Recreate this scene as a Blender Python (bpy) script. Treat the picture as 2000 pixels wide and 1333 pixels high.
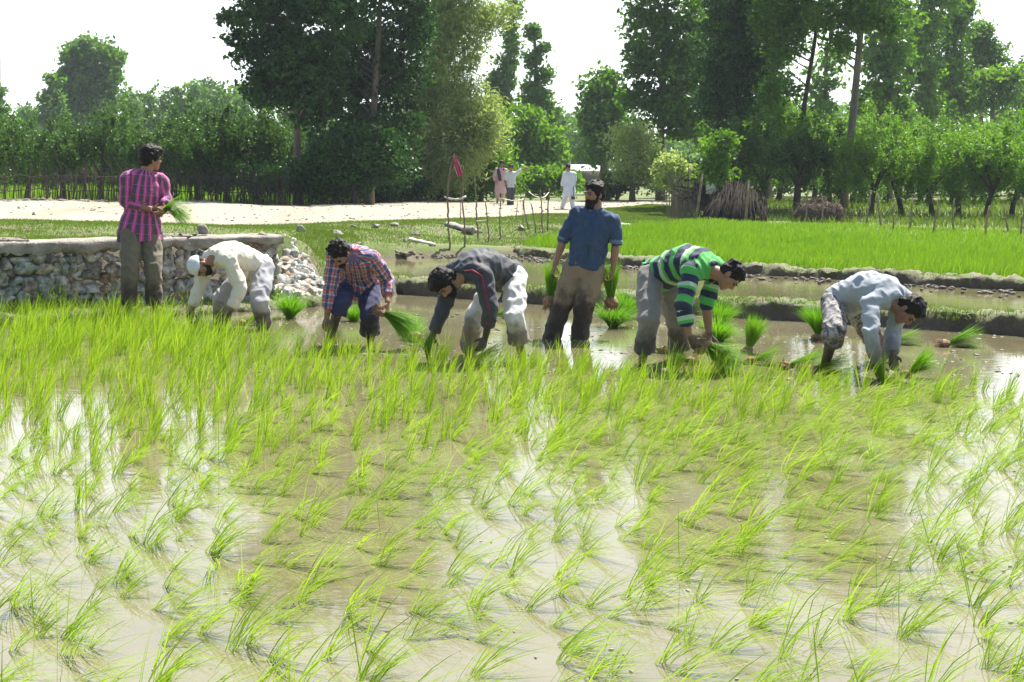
import bpy, math, random
import numpy as np
from mathutils import Vector, Matrix

for o in list(bpy.data.objects):
    bpy.data.objects.remove(o)
S = bpy.context.scene
COL = S.collection

# ---------------------------------------------------------------- camera, world, sun, exposure
F = 2778.0          # focal length in photo pixels (50 mm on 36 mm, 2000 px wide)
CH = 1.5            # camera height over the water
HY = 345.0          # photo row of the horizon
cam = bpy.data.cameras.new("camera")
cam.lens = 50.0
cam.sensor_width = 36.0
cam.shift_y = -(666.5 - HY) / 2000.0
cam.clip_end = 3000.0
co = bpy.data.objects.new("camera", cam)
COL.objects.link(co)
co.location = (0, 0, CH)
co.rotation_euler = (math.radians(90), 0, 0)
S.camera = co

SUN_EL = math.radians(60)
SUN_AZ = math.radians(30)     # from +Y (away from the camera) towards +X (right)
w = bpy.data.worlds.new("World")
S.world = w
w.use_nodes = True
nt = w.node_tree
bgn = nt.nodes.get("Background") or nt.nodes.new("ShaderNodeBackground")
sky = nt.nodes.new("ShaderNodeTexSky")
sky.sky_type = 'NISHITA'
sky.sun_disc = False
sky.sun_elevation = SUN_EL
sky.sun_rotation = SUN_AZ
sky.dust_density = 2.0
sky.air_density = 1.0
sky.ozone_density = 1.0
# added milky veil low in the sky whitens sky and reflections, fading towards the zenith
tcw = nt.nodes.new("ShaderNodeTexCoord"); sxw = nt.nodes.new("ShaderNodeSeparateXYZ"); nt.links.new(tcw.outputs['Generated'], sxw.inputs[0])
mrw = nt.nodes.new("ShaderNodeMapRange"); nt.links.new(sxw.outputs['Z'], mrw.inputs[0])
mrw.inputs[1].default_value = 0.0; mrw.interpolation_type = 'SMOOTHSTEP'; mrw.inputs[2].default_value = 0.80; mrw.inputs[3].default_value = 0.95; mrw.inputs[4].default_value = 0.05
nzw = nt.nodes.new("ShaderNodeTexNoise"); nzw.inputs['Scale'].default_value = 2.2; nzw.inputs['Detail'].default_value = 4
nt.links.new(tcw.outputs['Generated'], nzw.inputs['Vector'])
mzw = nt.nodes.new("ShaderNodeMapRange"); nt.links.new(nzw.outputs['Fac'], mzw.inputs[0]); mzw.inputs[1].default_value = 0.3; mzw.inputs[2].default_value = 0.7; mzw.inputs[3].default_value = 0.82; mzw.inputs[4].default_value = 1.0
mmw = nt.nodes.new("ShaderNodeMath"); mmw.operation = 'MULTIPLY'; nt.links.new(mrw.outputs[0], mmw.inputs[0]); nt.links.new(mzw.outputs[0], mmw.inputs[1])
# the veil is brightest on the sun's side, shaped to darken camera-facing surfaces
dtw = nt.nodes.new("ShaderNodeVectorMath"); dtw.operation = 'DOT_PRODUCT'; nt.links.new(tcw.outputs['Generated'], dtw.inputs[0]); dtw.inputs[1].default_value = (math.sin(SUN_AZ) * .5, math.cos(SUN_AZ), 0)
maw = nt.nodes.new("ShaderNodeMapRange"); maw.interpolation_type = 'SMOOTHSTEP'; nt.links.new(dtw.outputs['Value'], maw.inputs[0]); maw.inputs[1].default_value = -0.2; maw.inputs[2].default_value = 0.7; maw.inputs[3].default_value = 0.08; maw.inputs[4].default_value = 1.0
mnw = nt.nodes.new("ShaderNodeMath"); mnw.operation = 'MULTIPLY'; nt.links.new(mmw.outputs[0], mnw.inputs[0]); nt.links.new(maw.outputs[0], mnw.inputs[1])
mxw = nt.nodes.new("ShaderNodeMixRGB"); nt.links.new(mnw.outputs[0], mxw.inputs[0]); nt.links.new(sky.outputs[0], mxw.inputs[1]); mxw.inputs[2].default_value = (11.4, 11.8, 12.4, 1)
nt.links.new(mxw.outputs[0], bgn.inputs[0])
bgn.inputs[1].default_value = 0.085

sl = bpy.data.lights.new("sun", 'SUN')
sl.energy = 5.0
sl.angle = math.radians(0.5)
sl.color = (1.0, 0.95, 0.86)
so = bpy.data.objects.new("sun", sl)
COL.objects.link(so)
sd = Vector((math.sin(SUN_AZ) * math.cos(SUN_EL), math.cos(SUN_AZ) * math.cos(SUN_EL), math.sin(SUN_EL)))
so.rotation_euler = sd.to_track_quat('Z', 'Y').to_euler()
so.location = (20, 30, 60)
S.view_settings.view_transform = 'Standard'
S.view_settings.look = 'None'
S.view_settings.exposure = 1.15
S.view_settings.gamma = 1.0

R = random.Random(7)
RG = np.random.default_rng(11)

# ---------------------------------------------------------------- small helpers
def V(*a): return Vector(a)

def pt(px, py, d):
    return Vector(((px - 1000) * d / F, d, CH - (py - HY) * d / F))

def tag(o, label=None, cat=None, group=None, kind=None):
    if label: o['label'] = label
    if cat: o['category'] = cat
    if group: o['group'] = group
    if kind: o['kind'] = kind
    return o

def empty(name, loc):
    o = bpy.data.objects.new(name, None)
    o.location = loc
    o.empty_display_size = 0.1
    COL.objects.link(o)
    return o

def link(name, me, mat=None, parent=None, loc=None):
    o = bpy.data.objects.new(name, me)
    COL.objects.link(o)
    if mat is not None:
        if isinstance(mat, (list, tuple)):
            for m in mat: me.materials.append(m)
        else: me.materials.append(mat)
    if loc is not None: o.location = loc
    if parent is not None:
        o.parent = parent
        o.matrix_parent_inverse = Matrix.Translation(parent.location).inverted()
    return o

def np_mesh(name, verts, faces, smooth=False):
    """verts (n,3); faces: (m,k) array or list of such arrays"""
    verts = np.asarray(verts, dtype=np.float32)
    if isinstance(faces, np.ndarray): faces = [faces]
    faces = [f for f in faces if len(f)]
    loops = np.concatenate([f.ravel() for f in faces]).astype(np.int32)
    sizes = np.concatenate([np.full(len(f), f.shape[1]) for f in faces]).astype(np.int32)
    starts = np.concatenate([[0], np.cumsum(sizes)[:-1]]).astype(np.int32)
    me = bpy.data.meshes.new(name)
    me.vertices.add(len(verts)); me.vertices.foreach_set('co', verts.ravel())
    me.loops.add(len(loops)); me.loops.foreach_set('vertex_index', loops)
    me.polygons.add(len(sizes)); me.polygons.foreach_set('loop_start', starts)
    me.polygons.foreach_set('loop_total', sizes)
    if smooth: me.polygons.foreach_set('use_smooth', np.ones(len(sizes), dtype=bool))
    me.update(calc_edges=True)
    me.validate()
    return me

class Acc:
    def __init__(s): s.v = []; s.f4 = []; s.f3 = []; s.n = 0
    def add(s, v, f):
        v = np.asarray(v, dtype=float); f = np.asarray(f, dtype=np.int64)
        s.v.append(v)
        if len(f):
            (s.f4 if f.shape[1] == 4 else s.f3).append(f + s.n)
        s.n += len(v)
    def add2(s, v, f4, f3):
        n = s.n
        s.add(v, f4)
        if len(f3): s.f3.append(np.asarray(f3) + n)
    def mesh(s, name, smooth=False):
        fs = []
        if s.f4: fs.append(np.concatenate(s.f4))
        if s.f3: fs.append(np.concatenate(s.f3))
        return np_mesh(name, np.concatenate(s.v), fs, smooth)

def hash3(ix, iy, iz, seed):
    h = (ix.astype(np.int64) * 374761393 + iy.astype(np.int64) * 668265263 + iz.astype(np.int64) * 2147483647 + seed * 1274126177) & 0x7fffffff
    h = ((h ^ (h >> 13)) * 1274126177) & 0x7fffffff
    return ((h ^ (h >> 16)) & 0xffff) / 65535.0

def noise(p, scale=1.0, seed=0):
    p = np.asarray(p, dtype=float) * scale
    i = np.floor(p).astype(np.int64); f = p - i
    f = f * f * (3 - 2 * f)
    r = 0
    for dx in (0, 1):
        for dy in (0, 1):
            for dz in (0, 1):
                wgt = (f[:, 0] if dx else 1 - f[:, 0]) * (f[:, 1] if dy else 1 - f[:, 1]) * (f[:, 2] if dz else 1 - f[:, 2])
                r = r + wgt * hash3(i[:, 0] + dx, i[:, 1] + dy, i[:, 2] + dz, seed)
    return r * 2 - 1

def fbm(p, scale, oct=3, seed=0):
    r = 0; a = 1.0
    for k in range(oct):
        r = r + a * noise(p, scale * 2 ** k, seed + k); a *= 0.5
    return r

def perp(a):
    a = a.normalized()
    b = V(0, 0, 1) if abs(a.z) < 0.9 else V(1, 0, 0)
    u = a.cross(b).normalized()
    return u, a.cross(u).normalized()

def tube(acc, pts, rad, seg=7, cap=True, hint=None, flat=None):
    """loft circular (or elliptic) rings along a polyline"""
    pts = [Vector(p) for p in pts]
    n = len(pts)
    if not hasattr(rad, '__len__'): rad = [rad] * n
    rings = []
    ang = np.arange(seg) * 2 * math.pi / seg
    pu = None
    for i in range(n):
        t = (pts[min(i + 1, n - 1)] - pts[max(i - 1, 0)])
        if t.length < 1e-9: t = V(0, 0, 1)
        t.normalize()
        if hint is not None:
            u = hint - t * hint.dot(t)
            u.normalize()
        elif pu is None: u, _ = perp(t)
        else:
            u = pu - t * pu.dot(t); u.normalize()
        pu = u
        v = t.cross(u)
        ru, rv = (rad[i] if hasattr(rad[i], '__len__') else (rad[i], rad[i]))
        c = np.array(pts[i])
        rings.append(c + np.outer(np.cos(ang) * ru, np.array(u)) + np.outer(np.sin(ang) * rv, np.array(v)))
    verts = np.concatenate(rings)
    f = []
    for i in range(n - 1):
        a = i * seg
        for k in range(seg):
            k2 = (k + 1) % seg
            f.append((a + k, a + k2, a + seg + k2, a + seg + k))
    f3 = []
    if cap:
        verts = np.concatenate([verts, [np.array(pts[0])], [np.array(pts[-1])]])
        c0 = n * seg; c1 = c0 + 1
        for k in range(seg):
            k2 = (k + 1) % seg
            f3.append((c0, k2, k))
            f3.append((c1, (n - 1) * seg + k, (n - 1) * seg + k2))
    acc.add2(verts, np.array(f), np.array(f3) if f3 else [])

def capsule(acc, p0, p1, r0, r1, seg=14, fl=1.0, hint=None, round0=True, round1=True, mid=None):
    """tapered capsule; fl flattens the second axis"""
    p0 = Vector(p0); p1 = Vector(p1)
    ax = p1 - p0
    L = ax.length
    if L < 1e-6: ax = V(0, 0, 1); L = 1e-6
    ax = ax.normalized()
    P = []; Rr = []
    if round0:
        for a in (80, 60, 35, 15):
            a = math.radians(a); P.append(p0 - ax * r0 * math.sin(a)); Rr.append(r0 * math.cos(a))
    P.append(p0); Rr.append(r0)
    if mid: P.append(p0.lerp(p1, mid[0])); Rr.append(mid[1])
    P.append(p1); Rr.append(r1)
    if round1:
        for a in (15, 35, 60, 80):
            a = math.radians(a); P.append(p1 + ax * r1 * math.sin(a)); Rr.append(r1 * math.cos(a))
    tube(acc, P, [(r, r * fl) for r in Rr], seg, True, hint if hint is not None else perp(ax)[0])

_ico = None
def ellipsoid(acc, c, r, M=None, seg=16, rings=10):
    vs = []; f = []
    for i in range(1, rings):
        th = math.pi * i / rings
        for k in range(seg):
            ph = 2 * math.pi * k / seg
            vs.append((math.sin(th) * math.cos(ph), math.sin(th) * math.sin(ph), math.cos(th)))
    f = [(i * seg + k, (i + 1) * seg + k, (i + 1) * seg + (k + 1) % seg, i * seg + (k + 1) % seg) for i in range(rings - 2) for k in range(seg)]
    n = len(vs); vs += [(0, 0, 1), (0, 0, -1)]
    f3 = [(n, k, (k + 1) % seg) for k in range(seg)] + [(n + 1, (rings - 2) * seg + (k + 1) % seg, (rings - 2) * seg + k) for k in range(seg)]
    v = np.array(vs) * np.array(r)
    if M is not None: v = v @ np.array(M.to_3x3()).T
    acc.add2(v + np.array(c), np.array(f), np.array(f3))

def remesh(acc, voxel, smooth=4, name='m', factor=0.5):
    me = acc.mesh(name + '_raw')
    o = bpy.data.objects.new('tmp', me); COL.objects.link(o)
    m = o.modifiers.new('r', 'REMESH'); m.mode = 'VOXEL'; m.voxel_size = voxel; m.use_smooth_shade = True
    if smooth:
        s = o.modifiers.new('s', 'SMOOTH'); s.factor = factor; s.iterations = smooth
    dg = bpy.context.evaluated_depsgraph_get()
    dg.update()
    out = bpy.data.meshes.new_from_object(o.evaluated_get(dg))
    bpy.data.objects.remove(o); bpy.data.meshes.remove(me)
    out.name = name
    out.polygons.foreach_set('use_smooth', np.ones(len(out.polygons), dtype=bool))
    return out

def getv(me):
    a = np.empty(len(me.vertices) * 3, dtype=np.float32); me.vertices.foreach_get('co', a); return a.reshape(-1, 3).astype(float)
def getn(me):
    a = np.empty(len(me.vertices) * 3, dtype=np.float32); me.vertices.foreach_get('normal', a); return a.reshape(-1, 3).astype(float)
def setv(me, v):
    me.vertices.foreach_set('co', v.astype(np.float32).ravel()); me.update()
def attr(me, name, vals):
    a = me.attributes.new(name, 'FLOAT', 'POINT'); a.data.foreach_set('value', np.asarray(vals, dtype=np.float32))

# ---------------------------------------------------------------- materials
class N:
    def __init__(s, name):
        s.m = bpy.data.materials.new(name); s.m.use_nodes = True
        s.t = s.m.node_tree; s.t.nodes.clear()
        s.out = s.t.nodes.new('ShaderNodeOutputMaterial')
    def n(s, typ, **kw):
        nd = s.t.nodes.new('ShaderNode' + typ)
        for k, v in kw.items(): setattr(nd, k, v)
        return nd
    def l(s, a, b): s.t.links.new(a, b)
    def val(s, x, inp):
        if isinstance(x, bpy.types.NodeSocket): s.l(x, inp)
        elif x is not None:
            if hasattr(x, '__len__') and len(x) == 3 and inp.type == 'RGBA': x = (*x, 1)
            inp.default_value = x
    def math(s, op, a, b=None, c=None, clamp=False):
        nd = s.n('Math', operation=op); nd.use_clamp = clamp
        s.val(a, nd.inputs[0]); s.val(b, nd.inputs[1])
        if c is not None: s.val(c, nd.inputs[2])
        return nd.outputs[0]
    def mix(s, f, a, b, mode='MIX'):
        nd = s.n('MixRGB', blend_type=mode)
        s.val(f, nd.inputs[0]); s.val(a, nd.inputs[1]); s.val(b, nd.inputs[2])
        return nd.outputs[0]
    def noise(s, scale, detail=3, rough=0.5, vec=None, dist=0.0):
        nd = s.n('TexNoise'); nd.inputs['Scale'].default_value = scale; nd.inputs['Detail'].default_value = detail
        nd.inputs['Roughness'].default_value = rough; nd.inputs['Distortion'].default_value = dist
        if vec is not None: s.l(vec, nd.inputs['Vector'])
        return nd.outputs['Fac']
    def ramp(s, f, stops, interp='LINEAR'):
        nd = s.n('ValToRGB'); cr = nd.color_ramp; cr.interpolation = interp
        while len(cr.elements) < len(stops): cr.elements.new(0.5)
        for e, (p, c) in zip(cr.elements, stops):
            e.position = p; e.color = (*c, 1) if len(c) == 3 else c
        s.val(f, nd.inputs[0]); return nd.outputs[0]
    def obj(s, scale=None):
        tc = s.n('TexCoord'); o = tc.outputs['Object']
        if scale:
            mp = s.n('Mapping'); s.l(o, mp.inputs[0]); mp.inputs['Scale'].default_value = scale; o = mp.outputs[0]
        return o
    def pos(s, scale=None):
        g = s.n('NewGeometry'); o = g.outputs['Position']
        if scale:
            mp = s.n('Mapping'); s.l(o, mp.inputs[0]); mp.inputs['Scale'].default_value = scale; o = mp.outputs[0]
        return o
    def at(s, name):
        nd = s.n('Attribute'); nd.attribute_name = name; return nd.outputs['Fac']
    def island(s):
        return s.n('NewGeometry').outputs['Random Per Island']
    def bump(s, h, strength=0.5, dist=0.01):
        nd = s.n('Bump'); nd.inputs['Strength'].default_value = strength; nd.inputs['Distance'].default_value = dist
        s.l(h, nd.inputs['Height']); return nd.outputs[0]
    def princ(s, col, rough=0.8, normal=None, **kw):
        nd = s.n('BsdfPrincipled'); s.val(col, nd.inputs['Base Color']); s.val(rough, nd.inputs['Roughness'])
        if normal is not None: s.l(normal, nd.inputs['Normal'])
        for k, v in kw.items(): s.val(v, nd.inputs[k])
        s.l(nd.outputs[0], s.out.inputs[0]); return nd

def leaf_mat(name, c1, c2, trans=0.4, tcol=None, rough=0.45, pscale=0.6):
    m = N(name)
    isl = m.island()
    nz = m.noise(pscale, 2, vec=m.pos())
    f = m.math('ADD', m.math('MULTIPLY', isl, 0.55), m.math('MULTIPLY', nz, 0.6), clamp=True)
    col = m.mix(f, c1, c2)
    p = m.n('BsdfPrincipled'); m.l(col, p.inputs['Base Color']); p.inputs['Roughness'].default_value = rough
    p.inputs['Specular IOR Level'].default_value = 0.2
    t = m.n('BsdfTranslucent')
    tc = m.mix(1.0, col, tcol or (1.5, 1.7, 0.5), 'MULTIPLY')
    m.l(tc, t.inputs[0])
    mx = m.n('MixShader'); mx.inputs[0].default_value = trans
    m.l(p.outputs[0], mx.inputs[1]); m.l(t.outputs[0], mx.inputs[2]); m.l(mx.outputs[0], m.out.inputs[0])
    return m.m

def simple_mat(name, c1, c2, scale=8, rough=0.85, bump=0.3, bd=0.01, vec=None, **kw):
    m = N(name)
    v = m.obj(vec)
    nz = m.noise(scale, 5, 0.6, v)
    col = m.mix(m.ramp(nz, [(0.3, (0, 0, 0)), (0.7, (1, 1, 1))]), c1, c2)
    m.princ(col, rough, m.bump(m.noise(scale * 3, 4, 0.6, v), bump, bd), **kw)
    return m.m

M = {}
M['rice'] = leaf_mat('rice_leaf', (0.13, 0.29, 0.016), (0.38, 0.50, 0.045), 0.45, (1.2, 1.25, 0.6), 0.5, 1.2)
M['seedling'] = leaf_mat('seedling_leaf', (0.065, 0.22, 0.010), (0.22, 0.42, 0.02), 0.42, (1.2, 1.3, 0.5), 0.5, 1.5)
M['seedbed'] = leaf_mat('seedbed_leaf', (0.13, 0.29, 0.014), (0.29, 0.46, 0.03), 0.38, (1.1, 1.15, 0.6), 0.6, 0.8)
M['grass'] = leaf_mat('bank_grass_leaf', (0.07, 0.14, 0.015), (0.20, 0.27, 0.05), 0.35, (1.1, 1.2, 0.5), 0.7, 0.9)
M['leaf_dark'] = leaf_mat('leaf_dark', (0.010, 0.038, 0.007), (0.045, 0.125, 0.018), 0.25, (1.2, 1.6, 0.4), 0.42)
M['leaf_mid'] = leaf_mat('leaf_mid', (0.024, 0.078, 0.008), (0.14, 0.26, 0.028), 0.38, None, 0.45)
M['leaf_bright'] = leaf_mat('leaf_bright', (0.075, 0.17, 0.015), (0.16, 0.30, 0.03), 0.42, (1.3, 1.4, 0.5), 0.45)
M['leaf_grey'] = leaf_mat('leaf_grey', (0.17, 0.25, 0.07), (0.46, 0.54, 0.22), 0.42, (1.2, 1.3, 0.6), 0.5)
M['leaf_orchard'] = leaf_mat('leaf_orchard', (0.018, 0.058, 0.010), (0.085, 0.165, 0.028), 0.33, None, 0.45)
M['leaf_orchard2'] = leaf_mat('leaf_orchard_light', (0.045, 0.12, 0.012), (0.18, 0.31, 0.032), 0.40, None, 0.45)
M['bark'] = simple_mat('bark', (0.10, 0.085, 0.06), (0.22, 0.19, 0.14), 6, 0.9, 0.8, 0.02, (1, 1, 0.25))
M['bark_dark'] = simple_mat('bark_dark', (0.035, 0.028, 0.02), (0.09, 0.07, 0.05), 6, 0.9, 0.8, 0.02, (1, 1, 0.25))
M['stick'] = simple_mat('stick_wood', (0.10, 0.075, 0.05), (0.24, 0.19, 0.13), 5, 0.9, 0.5, 0.01)
M['stake'] = simple_mat('stake_wood', (0.12, 0.09, 0.06), (0.30, 0.25, 0.19), 9, 0.85, 0.5, 0.005)
M['root'] = simple_mat('root_soil', (0.16, 0.09, 0.04), (0.42, 0.28, 0.16), 40, 0.9, 0.8, 0.01)
M['string'] = simple_mat('string', (0.5, 0.45, 0.36), (0.65, 0.6, 0.5), 60, 0.9)
M['pink_cloth'] = simple_mat('magenta_cloth', (0.50, 0.03, 0.13), (0.65, 0.06, 0.2), 20, 0.8)
M['white_cloth'] = simple_mat('pale_cloth', (0.55, 0.5, 0.46), (0.7, 0.66, 0.6), 20, 0.9)
M['concrete'] = simple_mat('old_concrete', (0.17, 0.155, 0.13), (0.40, 0.375, 0.325), 9, 0.95, 1.0, 0.02)
M['mud'] = simple_mat('wet_mud', (0.07, 0.055, 0.04), (0.20, 0.165, 0.12), 14, 0.55, 0.8, 0.02)
M['clod'] = simple_mat('clod', (0.08, 0.065, 0.048), (0.24, 0.21, 0.165), 12, 0.8, 0.8, 0.02)
M['shadewood'] = simple_mat('shade_toned_poles', (0.014, 0.012, 0.009), (0.048, 0.040, 0.031), 6, 0.95, 0.6, 0.02, **{'Specular IOR Level': .05})  # near-black base colour carries the tree shade on the poles
M['heap'] = simple_mat('brown_brush', (0.04, 0.026, 0.018), (0.11, 0.075, 0.05), 5, 0.95, 0.8, 0.05)
M['foam'] = simple_mat('floating_scum', (0.14, 0.11, 0.07), (0.42, 0.38, 0.30), 9, 0.8)
M['metal'] = simple_mat('sheet_metal', (0.62, 0.64, 0.66), (0.75, 0.77, 0.78), 3, 0.45, 0.2, 0.01)
M['planks'] = simple_mat('shed_boards', (0.10, 0.08, 0.06), (0.2, 0.17, 0.13), 4, 0.9)

# ---------------------------------------------------------------- terrain
CP = []
def cp(px, py, z):
    d = F * (CH - z) / (py - HY); CP.append(((px - 1000) * d / F, d, z))
for a in [(0, 433, .80), (300, 436, .80), (0, 398, .80), (300, 399, .78), (600, 437, .70), (600, 403, .68), (450, 436, .76),
          (700, 436, .65), (800, 432, .60), (800, 397, .60), (900, 429, .58), (1000, 425, .55), (1000, 395, .55), (1100, 418, .50), (1100, 398, .5),
          (1200, 407, .47), (1200, 398, .47), (1280, 403, .42), (1500, 440, .25), (1300, 430, .32), (1650, 440, .25), (1800, 440, .25), (2000, 440, .25),
          (2100, 430, .25), (1350, 455, .17), (1600, 470, .15), (2000, 500, .14), (1210, 455, .25), (1500, 500, .13), (1800, 530, .12),
          (640, 500, .38), (620, 440, .72), (590, 470, .70), (760, 500, .16), (700, 470, .42), (850, 470, .33), (850, 492, .17), (1010, 470, .28), (1010, 492, .12), (930, 480, .26), (1100, 470, .25), (1200, 520, .12),
          (1150, 440, .36), (660, 540, .14)]:
    cp(*a)
CP += [(-5.3, 15.2, .8), (-8, 13.2, .8), (-12, 11, .8), (-4, 16.6, .8), (-3.0, 17.4, .76), (-20, 20, .8), (-30, 40, .8), (-12, 30, .8), (-8, 18, .8),
       (0, 80, .5), (-20, 80, .6), (25, 60, .4), (60, 90, .4), (-60, 90, .6), (0, 200, .5), (150, 200, .5), (-150, 200, .5), (0, 600, .5), (20, 12, .15), (16, 20, .15), (25, 30, .2)]
CPA = np.array(CP)

P1 = [(-16, -8), (-16, 7.35), (-5.38, 15.0), (-2.85, 16.85), (-2.35, 17.1), (-2.0, 18.4), (-1.4, 18.55), (4.95, 13.75), (12.5, 8.1), (16, 5), (16, -8)]
P2 = [(-1.35, 18.65), (-2.15, 19.7), (-2.15, 21.5), (-2.05, 23.7), (-1.0, 25.2), (0.0, 25.3), (1.62, 22.4), (6.25, 17.3), (12.6, 10.4), (12.9, 8.6), (5.0, 14.0)]
def poly_sd(x, y, poly):
    """signed distance, negative inside"""
    x = np.asarray(x, float); y = np.asarray(y, float)
    d = np.full(x.shape, 1e9); ins = np.zeros(x.shape, bool)
    n = len(poly)
    for i in range(n):
        ax, ay = poly[i]; bx, by = poly[(i + 1) % n]
        ex, ey = bx - ax, by - ay
        t = np.clip(((x - ax) * ex + (y - ay) * ey) / (ex * ex + ey * ey), 0, 1)
        d = np.minimum(d, np.hypot(x - ax - t * ex, y - ay - t * ey))
        c = ((ay > y) != (by > y)) & (x < (bx - ax) * (y - ay) / ((by - ay) if by != ay else 1e-9) + ax)
        ins ^= c
    return np.where(ins, -d, d)

def height(x, y, micro=True):
    x = np.asarray(x, float).ravel(); y = np.asarray(y, float).ravel()
    out = np.empty_like(x)
    for i in range(0, len(x), 20000):
        xx = x[i:i + 20000, None]; yy = y[i:i + 20000, None]
        dd = (xx - CPA[:, 0]) ** 2 + (yy - CPA[:, 1]) ** 2
        sc = 0.4 + 0.002 * yy ** 2
        wt = 1.0 / (dd + sc) ** 1.8
        out[i:i + 20000] = (wt * CPA[:, 2]).sum(1) / wt.sum(1)
    if micro:
        p = np.stack([x, y, x * 0], 1)
        out = out + 0.03 * fbm(p, 0.35, 2, 3) + 0.012 * fbm(p, 2.2, 2, 5)
    s1 = poly_sd(x, y, P1); s2 = poly_sd(x, y, P2)
    def cut(h, s, floor, wd):
        t = np.clip(s / wd, 0, 1); t = t * t * (3 - 2 * t)
        return floor + (h - floor) * t
    out = cut(out, s1 + 0.02, -0.25, np.interp(x, [-3.0, -2.3], [.22, .95]))
    n = noise(np.stack([x, y, x * 0], 1), 1.3, 9) * 0.15
    out = cut(out, s2 + 0.02 + n, -0.12, 0.55)
    return out

def hz(x, y): return float(height([x], [y])[0])

def ground_hit(px, py, d0=14.0, d1=130.0):
    ds = np.linspace(d0, d1, 700)
    xs = (px - 1000) * ds / F; zs = CH - (py - HY) * ds / F
    h = height(xs, ds, False)
    k = np.where(zs <= h)[0]
    d = ds[k[0]] if len(k) else d1
    p = pt(px, py, d)
    p.z = hz(p.x, p.y)
    return p

def grid_sheet(name, Ys, ts, fx, zf, mat):
    Y, T = np.meshgrid(Ys, ts, indexing='ij')
    X = fx(Y, T)
    Z = zf(X, Y)
    nr, nc = X.shape
    v = np.stack([X.ravel(), Y.ravel(), np.asarray(Z).ravel()], 1)
    i = np.arange(nr - 1)[:, None] * nc + np.arange(nc - 1)[None, :]
    f = np.stack([i, i + 1, i + nc + 1, i + nc], -1).reshape(-1, 4)
    return np_mesh(name, v, f, True)

Ys = np.concatenate([np.linspace(-10, 10, 12), np.arange(10.25, 30, 0.11), 30 * 1.013 ** np.arange(0, 150), np.array([240, 300, 360])])
Tt = np.concatenate([[-1.0, -.7, -.5], np.linspace(-.42, .42, 300), [.5, .7, 1.0]])
gm = grid_sheet('ground', Ys, Tt, lambda Y, T: T * (np.maximum(Y, 8) * 1.0 + 6), lambda X, Y: height(X, Y).reshape(X.shape), None)
m = N('ground_earth')
p3 = m.pos()
nz = m.noise(0.9, 6, 0.65, p3)
nz2 = m.noise(9, 5, 0.7, p3)
earth = m.mix(nz2, (0.10, 0.08, 0.05), (0.24, 0.20, 0.135))
grs = m.mix(nz2, (0.07, 0.12, 0.02), (0.16, 0.20, 0.055))
fz = m.ramp(m.math('ADD', m.math('MULTIPLY', nz, 0.6), m.math('MULTIPLY', nz2, 0.4)), [(0.40, (0, 0, 0)), (0.52, (1, 1, 1))])
zz = m.n('SeparateXYZ'); m.l(p3, zz.inputs[0])
low = m.ramp(m.math('ADD', zz.outputs['Z'], m.math('MULTIPLY', m.math('SUBTRACT', nz2, .5), .15)), [(0.12, (0, 0, 0)), (0.20, (1, 1, 1))])
col = m.mix(m.math('MULTIPLY', fz, low), earth, grs)
m.princ(col, 0.95, m.bump(nz2, 0.7, 0.03))
tag(link('ground', gm, m.m), kind='structure')

# road : dusty pale track, its own sheet just above the ground
rn = [(-900, 431), (-300, 432), (0, 433), (150, 434), (300, 435), (450, 437), (600, 437), (700, 435), (800, 431), (900, 428), (1000, 424), (1100, 417), (1200, 407.5), (1260, 402), (1310, 399.5), (1330, 399)]
rf = [(-900, 392), (-300, 393), (0, 394), (100, 396), (200, 400), (300, 400), (450, 401), (600, 404), (700, 399), (800, 396), (900, 395), (1000, 394.5), (1100, 394.5), (1200, 396), (1260, 396.5), (1310, 397), (1330, 397.5)]
def edge_pts(lst):
    o = []
    for px, py in lst:
        g = ground_hit(px, py); o.append((g.x, g.y))
    return np.array(o)
en = edge_pts(rn); ef = edge_pts(rf)
k = np.linspace(0, len(en) - 1, 260)
def samp(e): return np.stack([np.interp(k, np.arange(len(e)), e[:, 0]), np.interp(k, np.arange(len(e)), e[:, 1])], 1)
sn, sf = samp(en), samp(ef)
wn = fbm(np.stack([sn[:, 0], sn[:, 1], sn[:, 0] * 0], 1), 0.9, 4, 21)[:, None] * 0.45
wf = fbm(np.stack([sf[:, 0], sf[:, 1], sf[:, 0] * 0], 1), 0.7, 4, 22)[:, None] * 0.6
dirn = (sf - sn) / np.linalg.norm(sf - sn, axis=1)[:, None]
sn2 = sn + dirn * wn; sf2 = sf + dirn * wf
tt = np.linspace(0, 1, 90)[:, None, None]
XY = sn2[None] * (1 - tt) + sf2[None] * tt
edgef = np.minimum(1, np.minimum(tt, 1 - tt) / 0.05) * np.ones_like(XY[..., :1])
Zr = height(XY[..., 0].ravel(), XY[..., 1].ravel()).reshape(XY.shape[:2]) + 0.045 * edgef[..., 0] - 0.02 * (edgef[..., 0] < 0.02)
nr, nc = XY.shape[:2]
i = np.arange(nr - 1)[:, None] * nc + np.arange(nc - 1)[None, :]
f = np.stack([i, i + 1, i + nc + 1, i + nc], -1).reshape(-1, 4)
rm = np_mesh('dirt_road', np.concatenate([XY.reshape(-1, 2), Zr.reshape(-1, 1)], 1), f, True)
m = N('road_dust')
p3 = m.pos()
nz = m.noise(0.6, 6, 0.6, m.pos((1, 0.35, 1))); nz2 = m.noise(14, 5, 0.7, p3)
col = m.mix(nz2, (0.24, 0.21, 0.16), (0.40, 0.355, 0.28))
col = m.mix(m.ramp(nz, [(0.52, (0, 0, 0)), (0.72, (1, 1, 1))]), col, (0.22, 0.19, 0.13))
m.princ(col, 0.95, m.bump(nz2, 0.6, 0.02))
tag(link('dirt_road', rm, m.m), kind='structure')

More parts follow.
